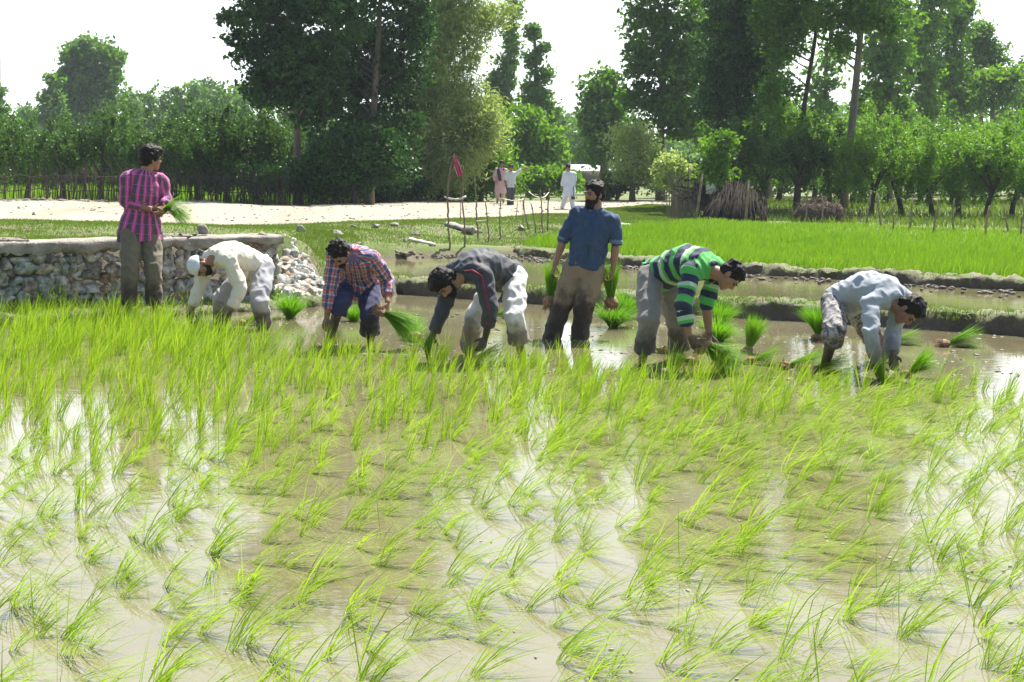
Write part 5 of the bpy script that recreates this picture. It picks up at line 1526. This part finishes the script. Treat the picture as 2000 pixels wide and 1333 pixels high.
    # ---- garment bones for patterns
    def bonecoords(me, bones):
        v = getv(me); best = None
        U = np.zeros(len(v)); W = np.zeros(len(v)); B = np.full(len(v), 1e9)
        for (p0, p1, r, u0) in bones:
            a_ = np.array(p0); e = np.array(p1) - a_; L = np.linalg.norm(e); e /= L
            t = (v - a_) @ e; tc = np.clip(t, 0, L); q = v - a_ - tc[:, None] * e
            dist = np.linalg.norm(q, axis=1) / r
            refv = np.array([0, 1, 0]) - e * e[1]; refv /= np.linalg.norm(refv) + 1e-9; r2 = np.cross(e, refv)
            ang = np.arctan2(-(q @ r2), -(q @ refv))
            k = dist < B
            B[k] = dist[k]; U[k] = u0 + t[k]; W[k] = ang[k] * r
        attr(me, 'gu', U); attr(me, 'gv', W)
        return U, W
    def wrinkle(me, amp, seed):
        v = getv(me); n = getn(me)
        p = np.stack([v[:, 0] * 5 + v[:, 2] * 3, v[:, 1] * 5, v[:, 2] * 11 - v[:, 0] * 3], 1)
        p2 = np.stack([v[:, 0] * 15 + v[:, 2] * 9, v[:, 1] * 10, v[:, 2] * 8 - v[:, 0] * 7], 1)
        r1 = 1 - 2 * np.abs(noise(p, 1, seed)); r2 = 1 - 2 * np.abs(noise(p2, 1.2, seed + 1))
        setv(me, v + n * (amp * (.5 * r1 + .6 * r2))[:, None])
    # ---- trousers
    T_ = sp['trousers']; loose = T_.get('loose', 1.0)
    a = Acc()
    tube(a, [spn(.20 if T_.get('high') else .14), spn(.05), pel - spine * .06 * s, pel - spine * .13 * s], [(.142 * s, .108 * s), (.158 * s, .122 * s), (.160 * s, .118 * s), (.11 * s, .09 * s)], 18, True, rt)
    for nm in 'RL':
        cut_ = T_.get('cut' + nm, 1.0)
        hp, kn, an = J['hip' + nm], J['kn' + nm], J['an' + nm]
        capsule(a, hp, kn, .094 * s * loose ** .5, .074 * s * loose, 16, round0=True, mid=(.5, .086 * s * loose))
        if cut_ > .05:
            end = kn.lerp(an, cut_)
            rr_ = T_.get('hem', .060) * s
            capsule(a, kn, end, .074 * s * loose, rr_, 16, round1=False, mid=(.4, (.068 * s * loose)))
            if T_.get('rolled'):
                dk = (an - kn).normalized()
                capsule(a, end - dk * .045, end, rr_ + .014, rr_ + .016, 16, round0=True, round1=False)
                capsule(a, end - dk * .10, end - dk * .07, rr_ + .008, rr_ + .010, 16)
    me = remesh(a, .010 * lo, 4, 'trousers')
    bonecoords(me, [(pel, nk, .15, 0), (J['hipR'], J['knR'], .09, 0), (J['hipL'], J['knL'], .09, 0), (J['knR'], J['anR'], .07, .43), (J['knL'], J['anL'], .07, .43)])
    wrinkle(me, .015 * s * T_.get('wr', 1), 3)
    tr = finish(me, 'trousers', CL[T_['mat']], body)
    # ---- shirt
    H_ = sp['shirt']; lz = H_.get('loose', 1.0)
    a = Acc()
    hem = H_.get('hem', -.10)
    L_ = []
    if hem < -.3:     # long tunic hanging
        hangd = Vector(sp.get('hang', (0, 0, -1)))
        L_ += [(pel + hangd * (-hem) * .5 * s, .222, .185), (pel + hangd * (-hem) * .24 * s, .21, .17)]
    else:
        L_ += [(pel + spine * hem * .5 * s, .178 if hem > -.2 else .212, .140 if hem > -.2 else .160)]
    L_ += [(pel, .168 if hem > -.2 else .196, .130 if hem > -.2 else .145), (spn(.25), .155 * lz, .118 * lz), (spn(.55), .168 * lz, .126 * lz), (spn(.78), .172 * lz, .120 * lz), (spn(.90), .146, .098), (spn(.99), .080, .074), (spn(1.03), .066, .064)]
    tube(a, [x[0] for x in L_], [(x[1] * s, x[2] * s) for x in L_], 20, True, rt)
    for nm, sd_ in (('R', 1), ('L', -1)):
        capsule(a, spn(.88) + rts * sd_ * .06 * s, J['sh' + nm], .088 * s, .074 * s, 14)
        sl_ = H_.get('sleeve' + nm, H_.get('sleeve', 1.7))    # 0-1 upper arm, 1-2 forearm
        sh, el, wr = J['sh' + nm], J['el' + nm], J['wr' + nm]
        ar = H_.get('arm', 1.0)
        if sl_ <= 1.0:
            end = sh.lerp(el, sl_)
            capsule(a, sh, end, .072 * s * ar, .062 * s * ar, 14, round1=False)
            dk = (el - sh).normalized()
            if H_.get('rolled'): capsule(a, end - dk * .04, end, .066 * s * ar, .067 * s * ar, 14, round0=True, round1=False)
        else:
            capsule(a, sh, el, .072 * s * ar, .058 * s * ar, 14, mid=(.4, .066 * s * ar))
            end = el.lerp(wr, sl_ - 1)
            capsule(a, el, end, .058 * s * ar, (.058 - .018 * (sl_ - 1)) * s * ar, 14, round1=False, mid=(.35, .055 * s * ar))
            dk = (wr - el).normalized()
            if H_.get('rolled'): capsule(a, end - dk * .045, end, .056 * s * ar, .058 * s * ar, 14, round0=True, round1=False)
    if H_.get('flap'):     # loose front / tail hanging under gravity from the belly
        for (t, q, L2, w_) in H_['flap']:
            c0 = spn(t) + ventral * .075 * s + rt * q * s
            tube(a, [c0, c0 + V(0, 0, -L2 * .6), c0 + V(0, 0, -L2)], [(w_ * s, .05 * s), (w_ * .9 * s, .035 * s), (w_ * .75 * s, .022 * s)], 14, True, rt)
    me = remesh(a, .010 * lo, 4, 'shirt')
    bonecoords(me, [(pel - spine * .2, nk, .15, -.2), (J['shR'] + (J['shR'] - J['elR']).normalized() * .02, J['elR'], .07, 0), (J['shL'], J['elL'], .07, 0), (J['elR'], J['wrR'], .055, .285), (J['elL'], J['wrL'], .055, .285)])
    wrinkle(me, .017 * s * H_.get('wr', 1), 9)
    shp = finish(me, 'tunic' if hem < -.5 else ('jacket' if H_['mat'] == 'jacket' else 'shirt'), CL[H_['mat']], body)
    # collar
    a = Acc()
    ring = []
    cn = nk - spine * .012 * s
    ud = (hc - nk).normalized().lerp(spine, .5).normalized(); c1 = rts; c2 = ud.cross(c1).normalized()
    for k in range(22):
        th = 2 * math.pi * (k + .5) / 22 ; fv = c2 if c2.dot(ventral) > 0 else -c2
        rr_ = .070 * s
        ring.append(cn + (c1 * math.sin(th) * rr_ - fv * math.cos(th) * rr_ * .92) + ud * (.012 - .022 * (math.cos(th) < -.6)) * s)
    tube(a, ring[:-1] , [(.012 * s, .019 * s)] * 21, 6, True, ud)
    cm = a.mesh('collar', True); attr(cm, 'gu', np.zeros(len(cm.vertices))); attr(cm, 'gv', np.zeros(len(cm.vertices)) + (.02 if key != 'stripe' else 0))
    c_o = finish(cm, 'collar', CL[sp.get('collar', H_['mat'])], None); bpy.data.objects.remove(c_o) if False else None
    c_o.location = (0, 0, 0); c_o.parent = shp
    J.update(pel=pel, nk=nk, spine=spine, rt=rt, ventral=ventral, P=P, Mx=Mx, body=body, shirt=shp, trousers=tr, origin=origin, hc=hc, spn=spn, finish=finish, s=s)
    return J

PE = {}
PE['pink'] = person('pink', 'man standing by the stone wall in a pink and grey striped shirt, holding seedlings', dict(
    d=14.75, s=1.06, pelvis=(274, 438), neck=(284, 332), nsg=0, face=(.50, -.86, 0), bend=.0, head=(302, 297), hf=(.80, .58, -.05), hu=(.05, -.1, 1), hair='bushy', beard=None,
    armR=(247, 398, 0, 294, 408, -1, 318, 410), armL=(324, 392, 0, 322, 412, -1, 316, 414), palmR=(0.3, .2, 1), palmL=(-.3, .3, 1), curlR=.6, curlL=.6,
    legR=(254, 522, -1, 252, 607, 1), legL=(299, 522, -1, 301, 607, 1),
    trousers=dict(mat='olive', cutR=.90, cutL=.90, loose=1.12, hem=.070), shirt=dict(mat='pink', sleeve=1.62, rolled=True, hem=-.34, loose=1.02), mudz=.30))
PE['cap'] = person('cap', 'man in a white knitted cap and cream tunic bending down to plant seedlings', dict(
    d=14.15, pelvis=(500, 522), neck=(418, 503), nsg=-1, face=(-.80, -.60, 0), bend=.06, head=(389, 523), hf=(.15, -.45, -.88), hu=(-.92, -.30, .10), hair='rim', beard=False, cap=True,
    armR=(383, 575, 0, 368, 628, 1, 362, 645), armL=(470, 562, -1, 448, 612, 1, 440, 632), palmR=(.3, 1, 0), palmL=(-.5, 1, 0),
    legR=(428, 588, 1, 428, 650, 1), legL=(506, 590, -1, 521, 652, 1), shf=.03,
    trousers=dict(mat='greytr', cutR=.72, cutL=.74, loose=1.15, hem=.058, rolled=True), shirt=dict(mat='cream', sleeve=1.8, hem=-.16, loose=1.06, arm=1.02, flap=[(.35, .02, .16, .13)]), mudz=.16))
PE['plaid'] = person('plaid', 'man bending toward the viewer in a red and blue checked shirt and rolled navy trousers', dict(
    d=12.75, pelvis=(700, 548), neck=(690, 501), nsg=-1, face=(-.22, -.97, 0), bend=.05, head=(664, 496), hf=(-.25, -.50, -.83), hu=(-.30, -.72, .62), hair='full', beard=False,
    armR=(641, 590, 0, 634, 652, 1, 630, 676), armL=(757, 548, 1, 757, 590, -1, 756, 608), palmR=(.5, .8, 0), palmL=(-1, .2, 0), curlL=.8,
    legR=(662, 600, -1, 638, 684, 1), legL=(722, 622, -1, 724, 686, 1),
    trousers=dict(mat='navy', cutR=.12, cutL=.40, loose=1.05, hem=.072, rolled=True), shirt=dict(mat='plaid', sleeve=1.7, hem=-.20, loose=1.03, arm=.96, flap=[(.28, -.06, .16, .08), (.26, .08, .14, .08)]), mudz=.20))
PE['jacket'] = person('jacket', 'man bending low in a dark jacket with red sleeve piping and white rolled trousers', dict(
    d=11.75, pelvis=(985, 540), neck=(903, 536), nsg=-1, face=(-.86, -.50, 0), bend=.09, head=(866, 558), hf=(-.25, -.48, -.84), hu=(-.85, -.22, .45), hair='bushy', beard=False,
    armR=(865, 610, 0, 838, 672, 1, 828, 697), armL=(958, 606, -1, 948, 660, 1, 938, 684), palmR=(.3, 1, 0), palmL=(-.5, 1, 0), shf=.03,
    legR=(922, 632, 1, 915, 702, 1), legL=(1005, 622, -1, 1021, 706, 1),
    trousers=dict(mat='white', cutR=.72, cutL=.52, loose=1.04, hem=.066, rolled=True), shirt=dict(mat='jacket', sleeve=1.85, sleeveL=1.55, hem=-.16, loose=1.06, arm=.98), mudz=.22))
PE['blue'] = person('blue', 'bearded man standing in the paddy in a blue shirt, carrying seedling bundles in both hands', dict(
    d=13.1, pelvis=(1143, 517), neck=(1166, 405), nsg=0, face=(-.22, -.97, 0), bend=.0, head=(1160, 374), hf=(-.80, -.60, -.04), hu=(.05, 0, 1), hair='full', beard=True,
    armR=(1101, 466, 0, 1083, 520, 0, 1077, 542), armL=(1203, 473, 0, 1197, 532, 0, 1192, 555), palmR=(.9, .2, 0), palmL=(-.9, .2, 0), curlR=.8, curlL=.8,
    legR=(1100, 590, 0, 1073, 672, 1), legL=(1141, 596, 0, 1130, 674, 1),
    trousers=dict(mat='tan', cutR=1.0, cutL=1.0, loose=1.18, hem=.076, high=True), shirt=dict(mat='denim', sleeve=1.06, rolled=True, hem=-.06, loose=1.06, arm=.92, wr=1.1), mudz=.30))
PE['stripe'] = person('stripe', 'man bending down in a green and navy striped long-sleeved shirt and grey trousers', dict(
    d=11.35, pelvis=(1291, 537), neck=(1388, 526), nsg=-1, face=(.90, -.44, 0), bend=.08, head=(1427, 540), hf=(.35, -.25, -.88), hu=(.90, -.05, .42), hair='short', beard=None,
    armR=(1334, 598, -1, 1346, 656, 0, 1360, 676), armL=(1374, 612, 0, 1386, 662, 0, 1400, 678), palmR=(.5, 1, 0), palmL=(-.3, 1, 0), curlR=.7, curlL=.7, shf=.04,
    legR=(1267, 625, -1, 1253, 715, 1), legL=(1322, 630, 1, 1329, 716, 1),
    trousers=dict(mat='dgreytr', cutR=.66, cutL=.60, loose=1.12, hem=.064, rolled=True), shirt=dict(mat='stripe', sleeve=1.65, sleeveL=1.05, hem=-.16, loose=1.05, arm=.98), mudz=.20))
PE['grey'] = person('grey', 'rightmost man bending down in a pale grey long-sleeved shirt and mottled trousers', dict(
    d=11.0, pelvis=(1652, 588), neck=(1746, 588), nsg=-1, face=(.86, -.50, 0), bend=.10, head=(1773, 607), hf=(.15, -.35, -.92), hu=(.80, -.25, .30), hair='full', beard=None, skin=M['skin_dark'],
    armR=(1700, 652, -1, 1713, 716, 1, 1722, 738), armL=(1743, 655, 1, 1743, 692, -1, 1746, 715), palmR=(.5, 1, 0), palmL=(-.3, -1, 0), shf=.04,
    legR=(1630, 650, -1, 1610, 716, 1), legL=(1700, 650, 1, 1724, 702, 1),
    trousers=dict(mat='camo', cutR=.22, cutL=.80, loose=1.05, hem=.070, rolled=True), shirt=dict(mat='grey', sleeve=1.92, hem=-.12, loose=1.03, arm=.92), mudz=.22))
# jacket piping on the near sleeve, denim cuffs
J = PE['jacket']; a = Acc()
def off(p, v_): return p + v_
o1 = V(0, -1, 0) ; sh, el, wr = J['shL'], J['elL'], J['wrL']
side = V(-.85, -.55, .1).normalized()
cv = [J['nk'] + V(.02, -.075, .03), J['nk'].lerp(sh, .5) + V(0, -.095, .04), sh + V(-.01, -.085, .0), sh.lerp(el, .35) + V(-.01, -.074, 0), sh.lerp(el, .7) + V(-.01, -.067, 0), el + V(-.01, -.062, 0), el.lerp(wr, .25) + V(-.01, -.058, 0), el.lerp(wr, .48) + V(-.01, -.053, 0)]
tube(a, cv, [(.010, .008)] * 8, 6)
me = a.mesh('piping', True); po = J['finish'](me, 'piping', CL['red'], J['body']); po.parent = J['shirt']
J = PE['blue']
# shoulder strap of earphone wire: thin white wire hanging on the shirt
a = Acc(); nk = J['nk']; fr_ = J['ventral']
False and tube(a, [nk + fr_ * .10 + V(.03, 0, -.03), J['spn'](.7) + fr_ * .145 + V(-.02, 0, 0), J['spn'](.35) + fr_ * .14 + V(-.05, 0, 0), J['spn'](.15) + fr_ * .145 + V(.04, 0, 0)], .003, 5)


# pale turned-up cuffs and a placket on the blue shirt
J = PE['blue']
for nm in 'RL':
    el, wr = J['el' + nm], J['wr' + nm]; dk = (wr - el).normalized(); a = Acc()
    tube(a, [el - dk * .022, el - dk * .018, el + dk * .012, el + dk * .018], [.050, .061, .061, .052], 16)
    o = J['finish'](a.mesh('cuff', True), 'cuff', CL['cuff'], J['body']); o.parent = J['shirt']
a = Acc(); tube(a, [J['spn'](t_) + J['ventral'] * (.128 if t_ < .8 else .112) * 1.04 for t_ in (.93, .8, .6, .4, .2, .05)], [(.016, .006)] * 6, 6, True, J['rt'])
me_ = a.mesh('placket', True); o = J['finish'](me_, 'placket', CL['denim'], J['body']); o.parent = J['shirt']
a = Acc()
for sx in (-1, 1):
    c_ = J['nk'] + J['ventral'] * .062 - J['spine'] * .01
    tube(a, [c_ + J['rt'] * sx * .055 + J['spine'] * .02, c_ + J['rt'] * sx * .035 - J['spine'] * .03 + J['ventral'] * .02, c_ + J['rt'] * sx * .012 - J['spine'] * .055 + J['ventral'] * .03], [(.022, .006), (.020, .006), (.006, .004)], 6, True, J['rt'])
o = J['finish'](a.mesh('collar_points', True), 'collar_points', CL['cuff'], J['body']); o.parent = J['shirt']
# boys and man on the road
def gz_at(px, py): g_ = ground_hit(px, py, 20, 90); return g_
g1 = ground_hit(969, 401, 25, 70)
def roadman(key, label, foot, k, spec, grp=None):
    """spec in photo pixels relative to the real photo; d from the ground hit"""
    g_ = ground_hit(foot[0], foot[1], 25, 70)
    spec['d'] = g_.y; spec['base'] = g_.z; spec['lod'] = 1.9; spec['mudz'] = .01
    return person(key, label, spec)
PE['boy1'] = roadman('boy1', 'boy in a long pale pink tunic with a dark scarf walking on the dirt road', (972, 401), 1, dict(
    pelvis=(978, 356), neck=(979, 327), face=(.25, -.97, 0), head=(980, 316), hf=(.2, -1, -.05), hu=(0, 0, 1), hair='full', s=.93,
    armR=(967, 341, 0, 969, 355, -1, 973, 362), armL=(992, 341, 0, 989, 356, -1, 987, 362), legR=(972, 378, 0, 971, 400, 0), legL=(983, 378, 0, 983, 398, 1),
    trousers=dict(mat='kurta_pink', cutR=.5, cutL=.5), shirt=dict(mat='kurta_pink', sleeve=1.8, hem=-.75, loose=1.05)))
PE['boy2'] = roadman('boy2', 'boy in a pale shirt and dark grey trousers waving his raised arm on the road', (997, 405), 1, dict(
    pelvis=(998, 362), neck=(999, 336), face=(.1, -1, 0), head=(998, 326), hf=(-.2, -1, -.05), hu=(0, 0, 1), hair='full', s=.86,
    armR=(988, 346, 0, 987, 358, 0, 987, 364), armL=(1013, 336, 0, 1022, 331, 0, 1026, 325), legR=(994, 383, 0, 993, 404, 0), legL=(1001, 383, 0, 1000, 404, 0),
    trousers=dict(mat='darkgrey', cutR=.97, cutL=.97), shirt=dict(mat='shirt_pale', sleeve=.9, hem=-.16)))
PE['man3'] = roadman('man3', 'young man in a white tunic and trousers walking on the road with his head bowed', (1108, 411), 1, dict(
    pelvis=(1112, 366), neck=(1112, 336), face=(-.4, -.9, 0), head=(1109, 327), hf=(-.35, -.8, -.5), hu=(-.1, -.3, 1), hair='full', s=.93,
    armR=(1100, 352, 0, 1097, 366, 0, 1096, 373), armL=(1123, 352, 0, 1120, 366, -1, 1119, 373), legR=(1104, 387, 0, 1097, 408, 1), legL=(1116, 388, 0, 1120, 409, 0),
    trousers=dict(mat='kurta_white', cutR=.93, cutL=.93, loose=1.1, hem=.07), shirt=dict(mat='kurta_white', sleeve=1.85, hem=-.55, loose=1.08)))
J = PE['boy1']; a = Acc(); nk = J['nk']
tube(a, [nk + V(-.09, -.02, 0), nk + V(-.10, -.12, -.06), nk + V(-.06, -.16, -.25), nk + V(-.03, -.17, -.42)], [(.03, .03), (.05, .03), (.06, .025), (.05, .02)], 8)
tube(a, [nk + V(-.09, -.02, .01), nk + V(0, .07, .02), nk + V(.09, -.02, 0), nk + V(.08, -.10, -.06)], .03, 8)
J['finish'](a.mesh('scarf', True), 'scarf', CL['scarf'], J['body'])
# black camera hanging from the hand of the man in white
J = PE['man3']; hp_ = J['wrL'] + J['hdL'] * .07
cr = tag(empty('hand_camera', hp_), 'small black camera dangling on its strap from the hand of the man in white', 'camera')
a = Acc(); tube(a, [V(0, -.03, 0), V(.015, -.03, -.12), V(.01, -.03, -.22)], .009, 6); o = link('strap', a.mesh('strap'), M['sandal']); o.parent = cr
a = Acc(); boxm(a, -.055, .06, -.06, .0, -.31, -.22); tube(a, [V(0, -.06, -.265), V(0, -.12, -.265)], .032, 10); o = link('camera_body', a.mesh('camera_body'), M['sandal']); o.parent = cr

# ================================================================ seedling bundles
def bundle(label, base, dirv, L=.34, nb=110, rootr=.055, spread=.28, name='seedling_bundle', droop=.5, width=.0046, group=None, seed=0, roots=True, rootL=.05):
    """base: where the roots are; dirv: from the roots to the leaf tips"""
    g_ = np.random.default_rng(500 + seed)
    base = Vector(base); dv = Vector(dirv).normalized(); u, v = perp(dv)
    root = tag(empty(name, base), label, 'seedling bundle', group)
    n = int(nb * 2.3)
    a_ = g_.uniform(0, 6.28, n); r_ = np.sqrt(g_.uniform(0, 1, n))
    du, dvv, dd = np.array(u), np.array(v), np.array(dv)
    rad = (np.cos(a_) * r_)[:, None] * du + (np.sin(a_) * r_)[:, None] * dvv
    b = rad * rootr * .5 + dd * .01
    spread = spread * .8
    lean = dd + rad * spread * 1.2 + g_.normal(0, .08, (n, 3))
    cu = rad * spread * 1.6 + np.array([0, 0, -droop]) * g_.uniform(.4, 1.4, n)[:, None] + g_.normal(0, .12, (n, 3))
    vs, fs = blades(b, L * g_.uniform(.7, 1.12, n), width * g_.uniform(.7, 1.3, n), lean, cu, 5, g_)
    nb = nb
    o = link('leaves', np_mesh('leaves', vs, fs), M['seedling']); o.parent = root
    if roots:
        a = Acc(); rr_ = rootr
        Mx = Matrix((u, v, dv)).transposed()
        ellipsoid(a, -dv * rootL * .4, (rr_ * 1.1, rr_, rootL), Mx, 14, 9)
        v_ = np.concatenate(a.v); v_ = v_ * (1 + .45 * fbm(v_ + seed, 24, 3, seed))[:, None] * np.array([1, 1, .8])
        b2 = Acc(); b2.add2(v_, a.f4[0], a.f3[0])
        for q in range(90):
            th = g_.uniform(0, 6.28); s0 = u * math.cos(th) * rr_ * .8 + v * math.sin(th) * rr_ * .8 - dv * rootL * .5
            tube(b2, [s0, s0 - dv * g_.uniform(.02, .07) + V(*(g_.normal(0, .022, 3)))], [.0035, .0015], 4, False)
        o = link('roots', b2.mesh('roots'), M['root']); o.parent = root
    return root
def wpt(px, py, z=0.0):
    d = F * (CH - z) / (py - HY); return pt(px, py, d)
# held bundles
J = PE['pink']; c = (J['wrR'] + J['wrL']) * .5 + J['hdR'] * .09
bundle('drooping bunch of seedlings held in front of the pink striped shirt', c + V(-.03, -.02, .0), (1, -.25, .35), .34, 210, .05, .42, droop=1.5, seed=1, name='seedling_bundle')
J = PE['plaid']; c = J['wrL'] + J['hdL'] * .09
bundle('bunch of seedlings gripped by the man in the checked shirt, fanning out to the right', c + V(-.03, -.04, .0), (1, -.15, -.38), .40, 240, .045, .34, droop=.6, seed=2)
J = PE['blue']; c = J['wrR'] + J['hdR'] * .09
bundle('hanging bundle in the hand of the bearded man on the left side of the picture', c + V(-.02, .05, -.24), (.10, .02, 1), .36, 150, .058, .12, droop=-.1, seed=3, rootL=.075)
c = J['wrL'] + J['hdL'] * .09
bundle('hanging bundle with a big brown root ball in the other hand of the bearded man', c + V(.00, .05, -.19), (-.02, .04, 1), .36, 170, .064, .14, droop=-.1, seed=4, rootL=.075)
J = PE['stripe']; c = (J['wrR'] + J['wrL']) * .5 + (J['hdR'] + J['hdL']) * .045
bundle('muddy bundle held roots up in both hands of the man in green stripes', c + V(.0, -.04, -.0), (.75, -.35, -.40), .36, 240, .085, .40, droop=.5, seed=5, rootL=.06)
J = PE['jacket']; c = J['wrR'] + J['hdR'] * .08
bundle('few dark seedlings being pushed into the mud by the man in the dark jacket', (c.x, c.y - .02, .01), (-.05, -.05, 1), .26, 40, .02, .25, seed=6, roots=False)
J = PE['grey']; c = J['wrR'] + J['hdR'] * .08
bundle('few seedlings at the lower hand of the rightmost man', (c.x, c.y - .02, .0), (-.2, 0, 1), .22, 40, .02, .3, seed=7, roots=False)
# standing bundles in the water
std = [(566, 622, .42, 260, .55, (0.05, 0, 1), 'upright bundle standing in the water right of the man in the white cap', .9),
       (694, 628, .30, 160, .5, (-.2, 0, 1), 'bundle standing in the water behind the legs of the checked shirt man', .9),
       (1196, 640, .42, 380, .62, (.1, 0, 1), 'large round bundle standing behind the hanging root ball of the bearded man', 1.2),
       (1216, 622, .46, 260, .55, (.2, .1, 1), 'tall bundle farthest back between the bearded man and the striped shirt', .9),
       (1400, 668, .40, 260, .6, (.2, 0, .9), 'wide bundle low in the water behind the arms of the striped shirt man', 1.2),
       (1402, 640, .44, 300, .52, (.1, 0, 1), 'dark upright bundle behind the face of the striped shirt man', .8),
       (1462, 690, .34, 200, .20, (.28, 0, 1), 'slim tilted bundle standing alone between the two rightmost men', .25),
       (1598, 664, .40, 300, .50, (.05, 0, 1), 'full bundle with brown roots standing left of the rightmost man', .7)]
for k, (px, py, L, nb, spd, dv, lab, dr) in enumerate(std):
    p = wpt(px, py)
    bundle(lab, (p.x, p.y, .035 if 'brown roots' in lab or 'slim' in lab else -.03), dv, L * .86, nb, .05, spd, seed=20 + k, droop=dr, group=None)
# lying bundles
lying = [(812, 668, (-.15, .9, .35), .30, 120, 'bundle lying with its round root ball toward the viewer by the dark jacket man'),
         (478, 636, (1, .1, .25), .26, 110, 'bundle lying between the legs of the man in the white cap'),
         (967, 622, (1, .2, .2), .30, 120, 'bundle lying behind the legs of the man in the dark jacket'),
         (1290, 690, (-.8, .6, .1), .20, 60, 'bundle lying between the legs of the striped shirt man'),
         (1345, 712, (-1, -.1, .12), .28, 120, 'flat bundle at the feet of the striped shirt man'),
         (1540, 722, (1, -.05, .12), .36, 200, 'long flat bundle lying in the water left of the rightmost man'),
         (1590, 730, (1, -.1, .14), .32, 180, 'dark flat bundle lying at the foot of the rightmost man'),
         (1745, 674, (1, 0, .14), .30, 110, 'bundle lying in the water behind the hands of the rightmost man'),
         (1850, 678, (1, -.02, .20), .34, 200, 'bundle with pale roots lying alone in the water at the far right'),
         (1775, 738, (.7, -.3, .55), .26, 140, 'short bundle lying right of the lower hand of the rightmost man'),
         (930, 708, (1, 0, .25), .30, 130, 'bundle lying at the feet of the man in the dark jacket'),
         (1470, 712, (.9, -.3, .2), .26, 110, 'small bundle lying in front of the slim tilted one'),
         (1060, 598, (.3, .5, .8), .24, 80, 'small bundle behind the left leg of the bearded man')]
for k, (px, py, dv, L, nb, lab) in enumerate(lying[:-1]):
    p = wpt(px, py)
    bundle(lab, (p.x, p.y, .03 if k else .04), dv, L, nb, .04 if k else .07, .30, seed=40 + k, droop=.35)

# ================================================================ haze
bm_v = [(x, y, z) for z in (-1.4, 34.0) for x, y in ((-420, -12), (420, -12), (420, 375), (-420, 375))]
hm = bpy.data.meshes.new('haze')
hm.from_pydata(bm_v, [], [(0, 3, 2, 1), (4, 5, 6, 7), (0, 1, 5, 4), (1, 2, 6, 5), (2, 3, 7, 6), (3, 0, 4, 7)])
hmat = bpy.data.materials.new('haze'); hmat.use_nodes = True
t = hmat.node_tree; t.nodes.clear()
ou = t.nodes.new('ShaderNodeOutputMaterial'); pv = t.nodes.new('ShaderNodeVolumePrincipled')
pv.inputs['Color'].default_value = (0.80, 0.90, 1.0, 1); pv.inputs['Density'].default_value = 0.00042
pv.inputs['Anisotropy'].default_value = 0.2
t.links.new(pv.outputs[0], ou.inputs['Volume'])
hm.materials.append(hmat)
ho = bpy.data.objects.new('haze', hm); COL.objects.link(ho)
tag(ho, 'thin pale summer haze over the whole scene', 'haze', kind='stuff')
